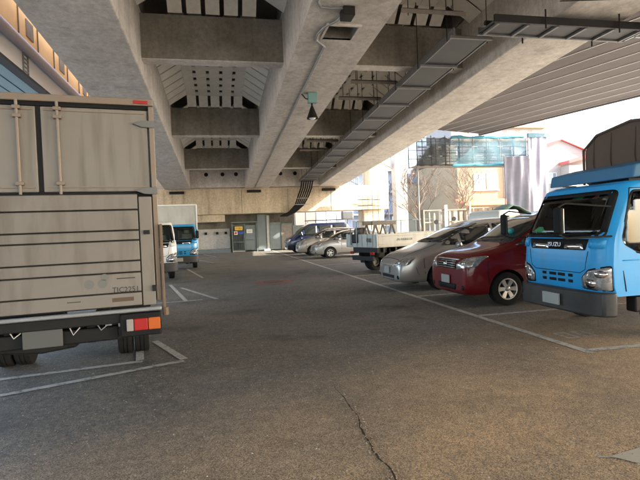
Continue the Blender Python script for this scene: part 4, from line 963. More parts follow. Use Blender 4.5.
def car_details(root, bv, L, W, front, side, hl, grille, lower, paint, mir_x, mir_z, belt, spoiler=None):
    hw = W/2
    decal('windscreen', bv, front, 'x-', M['glassd'], root, .006, .006, .12)
    for ax in ('y-', 'y+'):
        for p_ in side: decal('side_window', bv, rounded(p_, .04), ax, M['glassd'], root, .006, .006, .15)
        for xx in (side[1][0][0]-.04,):
            decal('door_seam', bv, strip_poly([(xx-.0, .35), (xx, belt)], .012), ax, M['black'], root, .002, .003, .2)
        decal('door_seam', bv, strip_poly([(xx-.98, .42), (xx-1.0, .75), (xx-.93, belt-.05)], .012), ax, M['black'], root, .002, .003, .2)
        decal('door_handle', bv, rounded([(xx-.22, belt-.14), (xx-.06, belt-.14), (xx-.06, belt-.10), (xx-.22, belt-.10)], .01), ax, paint, root, .02, .015, .2)
        decal('sill', bv, [(1.25, .21), (L-1.25, .21), (L-1.25, .27), (1.25, .27)], ax, M['black'], root, .008, .01, .3)
    for sg in (-1, 1):
        decal('headlight', bv, rounded([(sg*a, b) for a, b in hl], .03), 'x-', M['lens'], root, .008, .01, .05)
        cx = sg*(sum(a for a, b in hl)/len(hl)); cz = sum(b for a, b in hl)/len(hl)
        decal('headlight_bulb', bv, [(cx+.06*math.cos(t), cz+.045*math.sin(t)) for t in [2*PI*k/12 for k in range(12)]], 'x-', M['chrome'], root, .014, .008, .2)
        m_ = MB().lathe([(.02, -.10), (.075, -.07), (.09, 0), (.075, .07), (.02, .10)], 12, 'y', (0, 0, 0)).build('door_mirror', paint, root, 0, True); m_.location = (mir_x, sg*(hw+.07), mir_z); m_.scale = (.7, 1, .95)
        if lower: decal('fog_lamp', bv, [(sg*lower[0]+.05*math.cos(t), lower[1]+.05*math.sin(t)) for t in [2*PI*k/14 for k in range(14)]], 'x-', M['black'], root, .004, .006, .2)
    for sg in (-1, 1):
        decal('bonnet_seam', bv, strip_poly([(.22, sg*hw*.62), (.5, sg*hw*.70), (mir_x-.45, sg*hw*.76)], .010), 'z+', M['black'], root, .003, .004, .12)
        decal('bumper_seam', bv, strip_poly([(.42, hl[1][1]-.02), (.46, hl[1][1]-.16), (.50, .40)], .008), 'y-' if sg < 0 else 'y+', M['black'], root, .003, .004, .1)
    decal('bonnet_edge', bv, strip_poly([(-hw*.62, hl[3][1]-.02), (-hw*.4, hl[3][1]+.0), (0, hl[3][1]+.01), (hw*.4, hl[3][1]), (hw*.62, hl[3][1]-.02)], .010), 'x-', M['black'], root, .003, .004, .1)
    if grille:
        gy, z0, z1 = grille
        decal('badge', bv, [(.06*math.cos(t), (z0+z1)/2+.045*math.sin(t)) for t in [2*PI*k/14 for k in range(14)]], 'x-', M['chrome'], root, .024, .012, .2)
        decal('grille', bv, rounded([(-gy, z0), (gy, z0), (gy, z1), (-gy, z1)], .03), 'x-', M['black'], root, .004, .006, .1)
        for k in range(4):
            zz = z0+(z1-z0)*(k+.5)/4
            decal('grille_bar', bv, [(-gy+.03, zz-.006), (gy-.03, zz-.006), (gy-.03, zz+.006), (-gy+.03, zz+.006)], 'x-', M['chrome'], root, .012, .008, .15)
    MB().box(-.035, -.012, -.165, .165, .42, .58).build('number_plate', M['plate'], root, .004)

# red minivan (nose to the aisle)
rv = empty('minivan', (4.50, 9.02, 0), 0, 'dark red minivan with chrome-barred grille between the blue truck and the silver minivan', 'car')
top = [(0, .80), (.05, .90), (.16, .99), (.36, 1.06), (.85, 1.17), (1.1, 1.30), (1.45, 1.52), (1.85, 1.73), (2.3, 1.82), (3.4, 1.84), (4.3, 1.80), (4.5, 1.5), (4.6, 1.0)]
bel = [(0, .74), (.16, .90), (.36, .97), (.85, 1.05), (1.2, 1.09), (4.6, 1.12)]
o, bv = car_body('body', 4.6, 1.70, top, bel, M['red'], rv, (.84, 3.62), .32, .19, .66, .84)
car_details(rv, bv, 4.6, 1.70, rounded([(-.70, 1.20), (.70, 1.20), (.60, 1.74), (-.60, 1.74)], .05),
            [[(1.05, 1.14), (1.20, 1.20), (1.42, 1.38), (1.42, 1.14)], [(1.48, 1.14), (1.48, 1.42), (1.75, 1.62), (2.35, 1.68), (2.35, 1.14)], [(2.42, 1.14), (2.42, 1.68), (3.4, 1.69), (3.4, 1.14)], [(3.47, 1.14), (3.47, 1.69), (4.2, 1.64), (4.35, 1.16)]],
            [(.79, .76), (.42, .70), (.44, .82), (.62, .93), (.80, .97)], (.40, .72, .88), (.62, .36), M['red'], 1.42, 1.14, 1.08)
decal('bonnet_trim', bv, [(-.44, .885), (.44, .885), (.44, .905), (-.44, .905)], 'x-', M['chrome'], rv, .012, .01, .1)
decal('lower_intake', bv, rounded([(-.36, .30), (.36, .30), (.40, .42), (-.40, .42)], .02), 'x-', M['black'], rv, .003, .006, .1)
tag(MB().lathe([(.01, 0), (.05, .03), (.06, .07), (.05, .11), (.01, .13)], 12, 'z', (5.72, 8.6, 1.62-.28)).build('ornament', M['tealorb'], None, 0, True), 'small teal round ornament inside the windscreen of the red minivan', 'ornament')

# silver minivan
sv_ = empty('minivan', (4.22, 11.72, 0), 0, 'silver minivan with sleek sloping nose parked beyond the dark red one', 'car')
top = [(0, .62), (.05, .72), (.16, .82), (.36, .92), (.85, 1.08), (1.1, 1.19), (1.45, 1.36), (1.85, 1.54), (2.3, 1.68), (2.8, 1.72), (3.9, 1.72), (4.45, 1.62), (4.6, 1.3), (4.7, .95)]
bel = [(0, .56), (.16, .75), (.36, .84), (.85, .97), (1.2, 1.03), (4.7, 1.10)]
o, bv = car_body('body', 4.7, 1.78, top, bel, M['silver'], sv_, (1.06, 3.8), .32, .18, .66, .78)
car_details(sv_, bv, 4.7, 1.78, rounded([(-.72, 1.15), (.72, 1.15), (.60, 1.60), (-.60, 1.60)], .05),
            [[(1.10, 1.08), (1.55, 1.36), (1.60, 1.08)], [(1.66, 1.08), (1.66, 1.40), (2.0, 1.52), (2.5, 1.58), (2.5, 1.08)], [(2.57, 1.08), (2.57, 1.58), (3.5, 1.59), (3.5, 1.10)], [(3.57, 1.10), (3.57, 1.59), (4.1, 1.56), (4.4, 1.16)]],
            [(.82, .64), (.42, .60), (.46, .68), (.66, .77), (.83, .83)], None, (.64, .34), M['silver'], 1.5, 1.08, 1.02)
decal('lower_intake', bv, rounded([(-.40, .26), (.40, .26), (.44, .38), (-.44, .38)], .02), 'x-', M['black'], sv_, .003, .006, .1)
decal('nose_trim', bv, rounded([(-.42, .60), (.42, .60), (.40, .63), (-.40, .63)], .01), 'x-', M['chrome'], sv_, .008, .008, .1)

# small silver hatchback and pale car beyond the flatbed
hb = empty('hatchback', (5.05, 26.05, 0), 0, 'small silver hatchback whose front wheel shows past the flatbed truck', 'car')
top = [(0, .60), (.05, .72), (.16, .82), (.36, .90), (.85, 1.02), (1.1, 1.16), (1.45, 1.36), (1.85, 1.50), (2.8, 1.54), (3.4, 1.48), (3.75, 1.3), (3.9, .9)]
bel = [(0, .56), (.16, .74), (.36, .82), (.85, .93), (3.9, 1.0)]
o, bv = car_body('body', 3.9, 1.66, top, bel, M['silver'], hb, (.82, 3.1), .30, .18, .62, .8, [0, .05, .16, .36, .6, .85, 1.1, 1.45, 1.85, 2.3, 2.8, 3.2, 3.55, 3.78, 3.9])
car_details(hb, bv, 3.9, 1.66, rounded([(-.64, 1.08), (.64, 1.08), (.56, 1.46), (-.56, 1.46)], .05),
            [[(1.0, .99), (1.4, 1.27), (1.45, .99)], [(1.5, .99), (1.5, 1.34), (1.8, 1.44), (2.2, 1.45), (2.2, .99)], [(2.27, 1.0), (2.27, 1.45), (2.8, 1.44), (3.1, 1.05)]],
            [(.76, .68), (.46, .64), (.48, .74), (.74, .84)], (.3, .62, .70), (.6, .34), M['silver'], 1.3, 1.0, .96)
pc = empty('estate_car', (4.75, 29.6, 0), 0, 'pale cream-silver car between the navy van and the small silver hatchback', 'car')
top = [(0, .62), (.05, .74), (.16, .85), (.36, .95), (.85, 1.10), (1.1, 1.22), (1.45, 1.46), (1.85, 1.62), (2.3, 1.68), (3.6, 1.66), (4.1, 1.5), (4.3, 1.0)]
bel = [(0, .58), (.16, .76), (.36, .86), (.85, .99), (4.3, 1.06)]
o, bv = car_body('body', 4.3, 1.70, top, bel, M['silver2'], pc, (.85, 3.4), .31, .18, .63, .8, [0, .05, .16, .36, .6, .85, 1.1, 1.45, 1.85, 2.3, 2.8, 3.4, 3.8, 4.15, 4.3])
car_details(pc, bv, 4.3, 1.70, rounded([(-.66, 1.16), (.66, 1.16), (.58, 1.58), (-.58, 1.58)], .05),
            [[(1.0, 1.05), (1.4, 1.36), (1.45, 1.05)], [(1.5, 1.05), (1.5, 1.45), (1.9, 1.57), (2.3, 1.58), (2.3, 1.05)], [(2.37, 1.05), (2.37, 1.58), (3.2, 1.56), (3.5, 1.12)]],
            [(.78, .72), (.46, .68), (.48, .78), (.76, .9)], (.32, .66, .76), (.6, .36), M['silver2'], 1.35, 1.07, 1.02)
nvn = empty('van', (4.55, 33.2, 0), 0, 'tall navy blue van with a black roof rack, last in the right-hand row', 'van')
top = [(0, .85), (.05, 1.0), (.16, 1.08), (.36, 1.15), (.6, 1.25), (.85, 1.48), (1.1, 1.72), (1.45, 1.95), (1.85, 2.03), (4.3, 2.05), (4.5, 1.8), (4.6, 1.1)]
bel = [(0, .8), (.16, .98), (.36, 1.05), (.6, 1.1), (4.6, 1.2)]
o, bv = car_body('body', 4.6, 1.75, top, bel, M['navy'], nvn, (.85, 3.6), .34, .22, .72, .86)
car_details(nvn, bv, 4.6, 1.75, rounded([(-.74, 1.30), (.74, 1.30), (.66, 1.92), (-.66, 1.92)], .05),
            [[(.72, 1.2), (1.05, 1.55), (1.1, 1.2)], [(1.16, 1.2), (1.16, 1.62), (1.45, 1.82), (2.1, 1.86), (2.1, 1.2)], [(2.17, 1.2), (2.17, 1.86), (3.2, 1.87), (3.2, 1.2)], [(3.27, 1.2), (3.27, 1.87), (4.3, 1.82), (4.35, 1.2)]],
            [(.80, .8), (.52, .76), (.54, .92), (.80, .98)], (.40, .74, .90), None, M['navy'], 1.0, 1.25, 1.15)
rk = MB()
for yy in (-.6, .6): rk.tube([(1.5, yy, 2.22), (4.2, yy, 2.22)], .02, 6)
for k in range(6): rk.tube([(1.5+k*.54, -.6, 2.22), (1.5+k*.54, .6, 2.22)], .015, 6); rk.tube([(1.5+k*.54, -.6, 2.04), (1.5+k*.54, -.6, 2.22)], .015, 6)
rk.build('roof_rack', M['blackm'], nvn)

# ------------------------------------------------------------------ far end: gate, fence, walls
gt = empty('steel_gate', (1.1, 39.6, 0), 0, 'green-grey barred steel gate carrying yellow and white signs at the far end', 'gate')
for x in (0, .98, 1.98): MB().box(x-.05, x+.05, -.05, .05, 0, 2.32).build('gate_post', M['fenceg'], gt, .01)
for (a, b) in ((.06, .92),):
    for zz in (.12, .78, 2.15): MB().box(a, b, -.025, .025, zz, zz+.06).build('rail', M['fenceg'], gt, .005)
    for k in range(5): MB().box(a+.1+k*.17, a+.13+k*.17, -.015, .015, .18, 2.15).build('bar', M['fenceg'], gt)
for (a, b) in ((1.05, 1.92),):
    for zz in (.12, .95, 2.10): MB().box(a, b, -.025, .025, zz, zz+.06).build('rail', M['fenceg'], gt, .005)
    MB().box(a, b, .03, .05, .18, 2.1).build('infill_sheet', M['fencepan'], gt)
box('threshold', M['palefr'], (.0, .95, -.1, -.06, .02, .10), gt, .01); box('top_beam', M['fenceg'], (-.1, 2.1, -.05, .05, 2.36, 2.46), gt, .01)
def sign(nm, m, x, z, w_, h_, label, y=-.08):
    s_ = empty(nm, (1.1+x, 39.6+y, z), 0, label, 'sign'); MB().box(-w_/2, w_/2, -.01, .01, -h_/2, h_/2).build('sign_board', m, s_, .004); return s_
s1 = sign('warning_sign', M['signy'], .52, 1.92, .62, .30, 'yellow-orange warning sign high on the barred gate')
text('立入禁止', .13, M['ink'], s1, (0, -.012, 0), (R(90), 0, 0))
s2 = sign('round_sign', M['signw'], .28, 1.55, .28, .28, 'small white sign with a red disc below the yellow gate sign')
MB().lathe([(.09, -.02), (.09, -.012)], 20, 'y').build('red_disc', M['signr'], s2)
s3 = sign('blue_sign', M['signb'], .68, 1.56, .40, .22, 'small dark blue sign beside the white one on the gate')
s4 = sign('notice_sign', M['signw'], 1.38, 1.66, .46, .32, 'cream notice with faint lines on the right half of the gate')
for k in range(4): MB().box(-.17, .17, -.013, -.011, .09-k*.06, .105-k*.06).build('printed_line', M['sticker'], s4)
fc = empty('sheet_fence', (3.15, 39.6, 0), 0, 'blue-grey sheet steel fence with a doorway right of the gate', 'fence')
for (a, b, h, m) in ((.0, .72, 3.0, 'fencepan'), (.76, .98, 2.9, 'palefr'), (1.02, 1.92, 2.3, 'fencepan'), (1.96, 2.9, 2.2, 'woodbr'), (2.94, 5.2, 2.0, 'fencepan')):
    MB().box(a, b, -.03, .03, .08, h).build('panel', M[m], fc, .01)
for x in (.74, 1.0, 1.94, 2.92): MB().box(x-.02, x+.02, -.07, -.03, 0, 2.9).build('post', M['fenceg'], fc)
box('rail', M['fenceg'], (1.02, 2.9, -.07, -.035, 2.1, 2.18), fc); box('base_block', M['whitep'], (.45, .95, -.3, -.08, .0, .16), fc, .02)
bb_ = structure(box('far_wall', M['cross'], (-7, 6.4, 40.65, 41.2, 0, 3.4)))
cw = structure(MB().box(-7, .92, 40.3, 40.64, 0, 1.95).build('concrete_wall', M['girder']))
bs = structure(MB().box(-7, .92, 39.3, 40.29, 0, .32).build('kerb_plinth', M['fencepan']))
for x in (-1.0, -.1, .6):
    tag(box('pipe_stub', M['blackm'], (x-.1, x+.1, 40.1, 40.28, 1.5, 1.7), None, .02), 'black pipe stub on the pale far wall left of the gate, %s of three' % {-1.0: 'leftmost', -.1: 'middle', .6: 'rightmost'}[x], 'pipe')
hd = empty('site_hoarding', (8.5, 44.5, 0), 0, 'bright white hoarding with pale blue panes seen beneath the pier crosshead', 'hoarding')
for k in range(6): MB().box(-2.4+k*1.0, -1.42+k*1.0, 0, .05, 1.6, 3.9).build('panel', M['wallw'] if k < 3 else M['pbw'], hd)
for k in range(7): MB().box(-2.42+k*1.0, -2.40+k*1.0, -.02, .0, 0, 3.9).build('post', M['blackm'], hd)
cbn = empty('control_cabinet', (9.9, 38.1, 0), 0, 'grey rounded metal cabinet on a post behind the cream-silver car', 'cabinet')
MB().box(-.0, 1.0, -.2, .25, 2.3, 3.02).build('cabinet_body', M['galv'], cbn, .12); MB().tube([(.5, 0, 0), (.5, 0, 2.3)], .06, 8).build('post', M['galv'], cbn)
wb = MB()
for zz in (3.9, 3.4): wb.tube([(11.4, 38.4, zz), (12.6, 38.35, zz), (13.4, 38.4, zz-.05)], .03, 6)
tag(wb.build('wall_pipes', M['blackm']), 'dark pipe brackets across the warm pier column at right', 'pipe')
df = empty('road_works_ladder', (12.9, 38.2, 0), 0, 'brown access ladder against the warm pier column', 'ladder')
for x in (-.25, .25): MB().tube([(x, 0, 0), (x, .1, 4.8)], .025, 6).build('stile', M['rust'], df)
for k in range(15): MB().tube([(-.25, .0+.02*k*.33, .3+k*.3), (.25, .02*k*.33, .3+k*.3)], .015, 6).build('rung', M['rust'], df)

# ------------------------------------------------------------------ street side on the right
rl = empty('railing', (8.2, 28, 0), 0, 'dark green-grey pipe railing behind the flatbed truck', 'railing')
for k in range(6): MB().tube([(k*.95, 0, 0), (k*.95, 0, 1.95)], .03, 6).build('post', M['fenceg'], rl)
for zz in (1.95, 1.2, .5): MB().tube([(0, 0, zz), (4.9, 0, zz)], .028, 6).build('rail', M['fenceg'], rl)
rkk = empty('panel_rack', (12.1, 27, 0), R(3), 'row of weathered upright frames and boards stacked under brown rails', 'rack')
for k in range(16):
    x = k*.34; h = 2.3+.02*k+random.uniform(-.12, .06)
    MB().box(x, x+random.choice((.07, .12, .22)), random.uniform(-.1, .0), .06, 0, h).build('upright', M[random.choice(('palefr', 'woodbr', 'palefr', 'galv'))], rkk, .008)
for zz in (2.42, 1.7): MB().box(-.1, 3.0, -.16, -.10, zz, zz+.07).build('rail', M['woodbr'], rkk)
MB().box(3.0, 5.6, -.16, -.10, 2.5, 2.57).build('rail', M['woodbr'], rkk)
MB().box(-.1, .0, -.2, .1, 0, 2.5).build('end_post', M['woodbr'], rkk); MB().box(1.3, 1.5, -.24, -.17, 0, 2.75).build('end_post', M['palefr'], rkk); MB().box(3.0, 3.1, -.24, -.17, 0, 2.9).build('end_post', M['palefr'], rkk)
for x, zz in ((.7, 1.75), (1.9, 1.9), (2.6, 1.6)): MB().lathe([(.14, -.3), (.14, -.25)], 12, 'y', (x, 0, zz)).build('coil', M['black'], rkk)
tp = MB()
gx = [(-.9, .0), (-.5, .35), (-.1, .62), (.3, .5), (.8, .15), (1.1, 0)]
vs = [(x, y_, zz*(1-abs(y_)*.35)+random.uniform(-.04, .04)) for y_ in (-.8, -.3, .3, .8) for x, zz in gx]
n_ = len(gx); fs = [(j*n_+i, j*n_+i+1, (j+1)*n_+i+1, (j+1)*n_+i) for j in range(3) for i in range(n_-1)]
tq = tp.add(vs, fs).build('tarpaulin', M['tarpg'], None, 0, True, (17.2, 26.2, 2.1)); sm = tq.modifiers.new('s', 'SOLIDIFY'); sm.thickness = .03
tag(tq, 'crumpled dark green tarpaulin on top of the stacked frames', 'tarpaulin')
pb = tag(box('pallet_stack', M['woodbr'], (16.4, 18.2, 25.7, 26.8, 0, 2.1), None, .02), 'brown timber stack holding up the green tarpaulin', 'timber')

# scaffold with blue net
sf = empty('scaffold_walkway', (15.5, 27.3, 0), R(2), 'raised scaffold walkway wrapped in dark and blue netting below the ramp deck', 'scaffold')
x0, x1 = -3.6, 4.0; zb_, zt_ = 5.22, 6.85
for k in range(9):
    x = x0+(x1-x0)*k/8
    for yy in (0, 1.2): MB().tube([(x, yy, zb_-.05), (x, yy, zt_+.15)], .025, 6).build('standard', M['blackm'] if k < 4 else M['galv'], sf)
for zz in (zb_, 5.75, 6.3, zt_):
    for yy in (0, 1.2): MB().tube([(x0, yy, zz), (x1, yy, zz+.06)], .025, 6).build('ledger', M['blackm'] if zz < 5.6 else M['galv'], sf)
def net(a, b, m, nm='net'):
    mb = MB(); N = 22
    vs = []; fs = []
    for i in range(N+1):
        for j in range(7):
            t = i/N; s_ = j/6
            vs.append((a+(b-a)*t, -.05+.05*math.sin(t*19+s_*3)+random.uniform(-.02, .02), zb_-.08*math.sin(t*12)**2+(zt_-zb_+.05)*s_))
    for i in range(N):
        for j in range(6): fs.append((i*7+j, i*7+j+1, (i+1)*7+j+1, (i+1)*7+j))
    return mb.add(vs, fs).build(nm, m, sf, 0, True)
net(x0, x0+2.3, M['nett']); net(x0+2.3, x1, M['netb'])
for zz in (zb_-.04, zt_+.05):
    MB().tube([(x0+2.3+.3*k, -.07+random.uniform(-.02, .02), zz+.05*(k/17)+random.uniform(-.03, .03)) for k in range(18)], [random.uniform(.05, .10) for k in range(18)], 6).build('net_hem', M['hem'], sf, 0, True)
MB().box(x0, x1, .05, 1.15, zb_-.04, zb_).build('walkway_board', M['woodbr'], sf)
MB().box(-2.0, -.2, 1.3, 1.34, 5.35, 6.75).build('rear_sheet', M['offwhite'], sf); MB().box(-.1, 3.9, 1.3, 1.34, 5.35, 6.6).build('rear_sheet', M['sheet'], sf)
for x in (x0+.3, x1-.5): MB().tube([(x, .6, 0), (x, .6, zb_)], .05, 8).build('standard', M['galv'], sf)
MB().tube([(x1, 0, 5.9), (x1+.9, -.8, 5.0)], .03, 6).build('brace', M['whitep'], sf); MB().tube([(x1-1.0, 0, 5.3), (x1-.1, -.6, 4.7)], .03, 6).build('brace', M['whitep'], sf)
# white dust sheet tower
sh = empty('sheeted_tower', (18.8, 26.2, 0), 0, 'tall scaffold tower wrapped in creased white dust sheets', 'scaffold')
def curtain(a, b, c, d, ztop, nm):
    N = 24; vs = []; fs = []
    for i in range(N+1):
        for j in range(10):
            t = i/N; s_ = j/9
            y_ = c+(d-c)*t+.035*math.sin(t*17+s_*4)+.045*math.sin(t*7-s_*6+1)+random.uniform(-.018, .018)
            vs.append((a+(b-a)*t, y_, ztop*(1-s_)))
    for i in range(N):
        for j in range(9): fs.append((i*10+j, i*10+j+1, (i+1)*10+j+1, (i+1)*10+j))
    return MB().add(vs, fs).build(nm, M['sheet'], sh, 0, True)
curtain(-1.25, .02, .6, 0, 5.6, 'dust_sheet'); curtain(.05, 1.35, 0, .1, 6.75, 'dust_sheet'); curtain(1.35, 1.6, .1, 1.6, 6.7, 'dust_sheet')
for (x, y_, h) in ((.03, .12, 6.8), (1.35, .25, 6.8), (-1.2, .75, 5.7), (0.03, 1.6, 6.8), (1.4, 1.6, 6.8)): MB().tube([(x, y_, 0), (x, y_, h)], .03, 6).build('standard', M['galv'], sh)
MB().box(.0, 1.45, -.02, .12, 6.7, 6.95).build('top_net_band', M['netb'], sh)

# buildings
def window(parent, x, y_, z_, w_, h_, d=-1, sill=True):
    f_ = MB()
    f_.box(x, x+w_, y_-.05, y_, z_, z_+.06).box(x, x+w_, y_-.05, y_, z_+h_-.06, z_+h_).box(x, x+.06, y_-.05, y_, z_+.06, z_+h_-.06).box(x+w_-.06, x+w_, y_-.05, y_, z_+.06, z_+h_-.06).box(x+w_/2-.03, x+w_/2+.03, y_-.05, y_, z_+.06, z_+h_-.06)
    o = f_.build('window', M['winf'], parent)
    MB().box(x+.06, x+w_-.06, y_-.02, y_-.008, z_+.06, z_+h_-.06).build('pane', M['wing'], o)
    if sill: MB().box(x-.08, x+w_+.08, y_-.14, y_, z_-.09, z_-.01).build('sill', M['winf'], o)
    return o
def gable(parent, x0, x1, y0, y1, ze, za, m, along='x', ov=.35):
    if along == 'x':    # ridge runs along y, gable faces -y
        xm = (x0+x1)/2
        for s_, xa, xb in ((0, x0-ov, xm), (1, x1+ov, xm)):
            MB().hexa([(xa, y0-ov, ze-.12), (xb, y0-ov, za-.12), (xb, y1+ov, za-.12), (xa, y1+ov, ze-.12), (xa, y0-ov, ze+.05), (xb, y0-ov, za+.05), (xb, y1+ov, za+.05), (xa, y1+ov, ze+.05)]).build('roof', m, parent)
    else:
        ym = (y0+y1)/2
        for ya, yb in ((y0-ov, ym), (y1+ov, ym)):
            MB().hexa([(x0-ov, ya, ze-.12), (x1+ov, ya, ze-.12), (x1+ov, yb, za-.12), (x0-ov, yb, za-.12), (x0-ov, ya, ze+.05), (x1+ov, ya, ze+.05), (x1+ov, yb, za+.05), (x0-ov, yb, za+.05)]).build('roof', m, parent)
h1 = empty('house', (20.3, 38, 0), 0, 'cream house with paired windows above an orange lean-to roof, right of the bare trees', 'house')
box('wall', M['wally'], (0, 8, 0, 9, 0, 7.2), h1)
for x in (1.5, 2.75): window(h1, x, 0, 4.45, 1.08, 1.42)
window(h1, .6, 0, .9, 1.5, 1.4)
MB().hexa([(-.3, -1.6, 3.05), (7.5, -1.6, 3.05), (7.5, 0, 3.55), (-.3, 0, 3.55), (-.3, -1.6, 3.13), (7.5, -1.6, 3.13), (7.5, 0, 3.7), (-.3, 0, 3.7)]).build('lean_to_roof', M['roofo'], h1)
gable(h1, 0, 8, 0, 9, 7.2, 9.0, M['roofg'], 'y')
MB().box(5.0, 6.2, -.5, -.01, 3.8, 7.1).build('column_bay', M['wally'], h1); MB().box(4.4, 4.5, -.06, -.01, 3.7, 7.1).build('downpipe', M['palefr'], h1)
h2 = empty('house', (20.4, 46, 0), 0, 'cream house with blue-grey gabled roof seen just under the dark netting', 'house')
box('wall', M['wally'], (-.5, 4.4, 0, 6, 0, 5.9), h2)
gable(h2, -.5, 4.4, 0, 6, 5.9, 7.9, M['roofg'], 'y')
for x in (.2, 2.0): window(h2, x, 0, 3.7, .9, 1.4)
MB().box(3.2, 4.0, -.6, -.01, 0, 4.8).build('chimney_stack', M['wallp'], h2); MB().box(1.25, 1.75, -.5, -.01, 0, 5.2).build('pillar', M['wallp'], h2)
h3 = empty('house', (48.3, 62, 0), R(-6), 'white house with faded red gabled roofs beyond the dust-sheeted tower', 'house')
box('wall', M['wallw'], (-3.2, 6.0, 0, 8, 0, 11.2), h3); box('front_wing', M['wallw'], (1.3, 6.2, -2, -.01, 0, 9.3), h3)
MB().prism([(-3.2, 11.21), (6.0, 11.21), (1.4, 13.2)], 'y', .0, 8).build('gable_wall', M['wallw'], h3)
gable(h3, -3.2, 6.0, 0, 8, 11.25, 13.35, M['roofp'])
MB().hexa([(1.0, -2.5, 9.5), (6.6, -2.5, 9.5+1.4), (6.6, -.02, 10.9), (1.0, -.02, 9.5), (1.0, -2.5, 9.9), (6.6, -2.5, 11.3), (6.6, -.02, 11.3), (1.0, -.02, 9.9)]).build('wing_roof', M['roofp'], h3)
window(h3, 1.6, -2, 6.4, 1.4, 1.6); window(h3, -.6, 0, 7.0, 1.2, 1.5); window(h3, 4.0, -2, 6.4, 1.3, 1.6)
h4 = empty('apartment_block', (56, 92, 0), 0, 'far pale cream apartment block rising behind the blue netting', 'building')
box('wall', M['wallw'], (-8, 14, 0, 12, 0, 24.5), h4)
box('roof_parapet', M['wally'], (-8.2, 14.2, -.2, 12.2, 24.52, 25.2), h4)
for fl in range(5):
    for k in range(7): window(h4, -7+k*3, 0, 11.2+fl*2.75, 1.8, 1.5, sill=False)
    MB().box(-8, 14, -.9, -.06, 10.4+fl*2.75, 10.6+fl*2.75).build('balcony', M['wally'], h4)
h5 = empty('apartment_block', (19.5, 62, 0), 0, 'pale blue apartment block behind the white pillar at the end of the lot', 'building')
box('wall', M['wallp'], (-2.5, 12, 0, 10, 0, 12.5), h5)
for fl in range(4):
    for k in range(7): window(h5, -2.0+k*1.95, 0, 1.2+fl*2.9, 1.2, 1.4, sill=False)
    MB().box(-2.5, 12, -1.0, -.06, .3+fl*2.9, .5+fl*2.9).build('balcony', M['wallw'], h5)
for (x, zz, m) in ((-.7, 3.6, 'orange'), (1.1, 5.2, 'orange'), (3.3, 1.8, 'signw'), (.3, 2.3, 'pbw')): MB().box(x, x+1.0, -1.25, -1.2, zz, zz+1.1).build('laundry', M[m], h5)
h6 = empty('apartment_block', (37, 75, 0), 0, 'pink-white apartment block between the netted scaffold and the cream houses', 'building')
box('wall', M['wallpk'], (-5, 8, 0, 10, 0, 13.5), h6)
for fl in range(4):
    for k in range(5): window(h6, -4.4+k*2.5, 0, 1.5+fl*3.0, 1.5, 1.5, sill=False)
h7 = empty('house', (28, 56, 0), 0, 'low white house with grey roof behind the cream houses', 'house')
box('wall', M['wallw'], (-1, 9, 0, 7, 0, 8.0), h7); gable(h7, -1, 9, 0, 7, 8.0, 10.2, M['roofg'], 'y'); window(h7, 1, 0, 5, 1.4, 1.4); window(h7, 5, 0, 5, 1.4, 1.4)

# white pillar with beam, orange banner
pl_ = empty('white_pillar', (14.2, 36, 0), 0, 'tall white concrete pillar standing at the far right end of the lot', 'pillar')
MB().box(-.5, .5, -.4, .4, 0, 7.3).build('shaft', M['palefr'], pl_, .05); MB().hexa([(-1.9, -.1, 6.9), (-.5, -.1, 6.1), (-.5, .2, 6.1), (-1.9, .2, 6.9), (-1.9, -.1, 7.2), (-.5, -.1, 6.4), (-.5, .2, 6.4), (-1.9, .2, 7.2)]).build('brace', M['palefr'], pl_)
bn = empty('banner_flag', (13.2, 42, 0), 0, 'orange banner flag beside the white pillar', 'banner')
MB().tube([(0, 0, 0), (0, 0, 4.6)], .03, 6).build('pole', M['galv'], bn); MB().box(-.45, .0, -.01, .01, 3.3, 4.5).build('cloth', M['orange'], bn)
bn2 = empty('banner_flag', (14.2, 44, 0), 0, 'lower orange banner flag just left of the white pillar foot', 'banner')
MB().tube([(0, 0, 0), (0, 0, 3.2)], .03, 6).build('pole', M['galv'], bn2); MB().box(-.6, .0, -.01, .01, 1.8, 2.9).build('cloth', M['orange'], bn2)
stc = empty('scaffold_screen', (12.9, 40.5, 0), 0, 'light steel scaffold frame in the opening beside the pier column', 'scaffold')
for x in (0.9, 2.0): MB().tube([(x, 0, 0), (x, 0, 7.4)], .03, 6).build('standard', M['galv'], stc)
for zz in (1.7, 3.4, 5.1): MB().tube([(.9, 0, zz), (2.0, 0, zz)], .03, 6).build('ledger', M['palefr'], stc)
MB().box(1.15, 1.55, .05, .08, .8, 6.4).build('sheet', M['pbw'], stc)

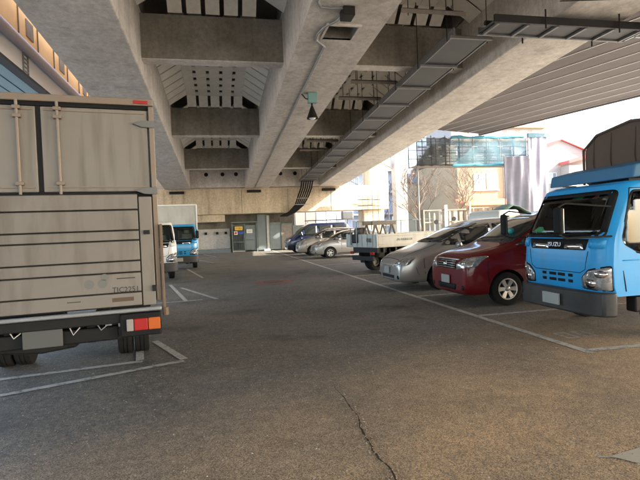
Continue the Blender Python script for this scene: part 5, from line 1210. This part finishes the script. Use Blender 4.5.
# bare trees
def bare_tree(loc, h, seed, label):
    rnd = random.Random(seed); t = empty('bare_tree', loc, 0, label, 'tree', 'leafless street trees')
    tk = MB(); br = MB()
    def grow(p, d, L, r, lv):
        n = 4; pts = [p]; q = Vector(p); dd = Vector(d)
        for i in range(n):
            dd = (dd+Vector((rnd.uniform(-.16, .16), rnd.uniform(-.16, .16), .06))).normalized(); q = q+dd*L/n; pts.append(q.copy())
        (tk if lv == 0 else br).tube(pts, [r*(1-.13*i) for i in range(n+1)], 6 if lv < 2 else 4, cap=False)
        if lv < 4:
            for k in range(9 if lv == 0 else 5):
                s_ = pts[rnd.randint(1 if lv else 2, n)]
                a = rnd.uniform(0, 2*PI); e = rnd.uniform(.35, .9)
                nd = (dd*e+Vector((math.cos(a), math.sin(a), rnd.uniform(.0, .5)))*.8).normalized()
                grow(s_, nd, L*rnd.uniform(.48, .68), r*.52, lv+1)
    grow(Vector((0, 0, 0)), Vector((0, 0, 1)), h*.6, .085, 0)
    tk.build('trunk', M['bark'], t, 0, True); br.build('crown', M['bark'], t, 0, True)
    return t
bare_tree((14.9, 33.5, 0), 6.2, 3, 'leafless tree right of the white pillar, partly behind the netting')
bare_tree((18.9, 34.5, 0), 6.4, 5, 'leafless tree in front of the cream house windows')
bare_tree((16.6, 47, 0), 6.5, 9, 'farther leafless tree behind the first, near the pale blue block')

# evergreen seen past the pier on the left
et = empty('evergreen_tree', (-6.9, 47, 0), 0, 'dark evergreen tree peeking out behind the top corner of the big box truck', 'tree')
MB().tube([(0, 0, 0), (.1, 0, 3), (0, .1, 6)], [.2, .15, .08], 8).build('trunk', M['bark'], et)
rn = random.Random(4); cm = MB()
for i in range(5200):
    v = Vector((rn.gauss(0, 1), rn.gauss(0, 1), rn.gauss(0, 1))).normalized()*rn.uniform(.55, 1)**.5
    lump = 1+.25*math.sin(v.x*7+v.z*5)+.2*math.sin(v.y*9-v.z*6)
    c = Vector((v.x*2.3*lump, v.y*2.3*lump, 5.8+v.z*2.7*lump)); u = Vector((rn.uniform(-1, 1), rn.uniform(-1, 1), rn.uniform(-1, 1))).normalized()*.11; w2 = u.orthogonal().normalized()*.07
    cm.add([c-u, c+w2, c+u, c-w2], [(0, 1, 2, 3)])
cm.build('crown', mat('evergreen_leaf', (.05, .085, .035), .7, noise=(1.5, .7, (.03, .05, .02))), et)
# low street wall so the lot has an end on the right
structure(MB().box(19.8, 20.0, 20, 80, 0, .9).build('street_kerb_wall', M['wallw']))
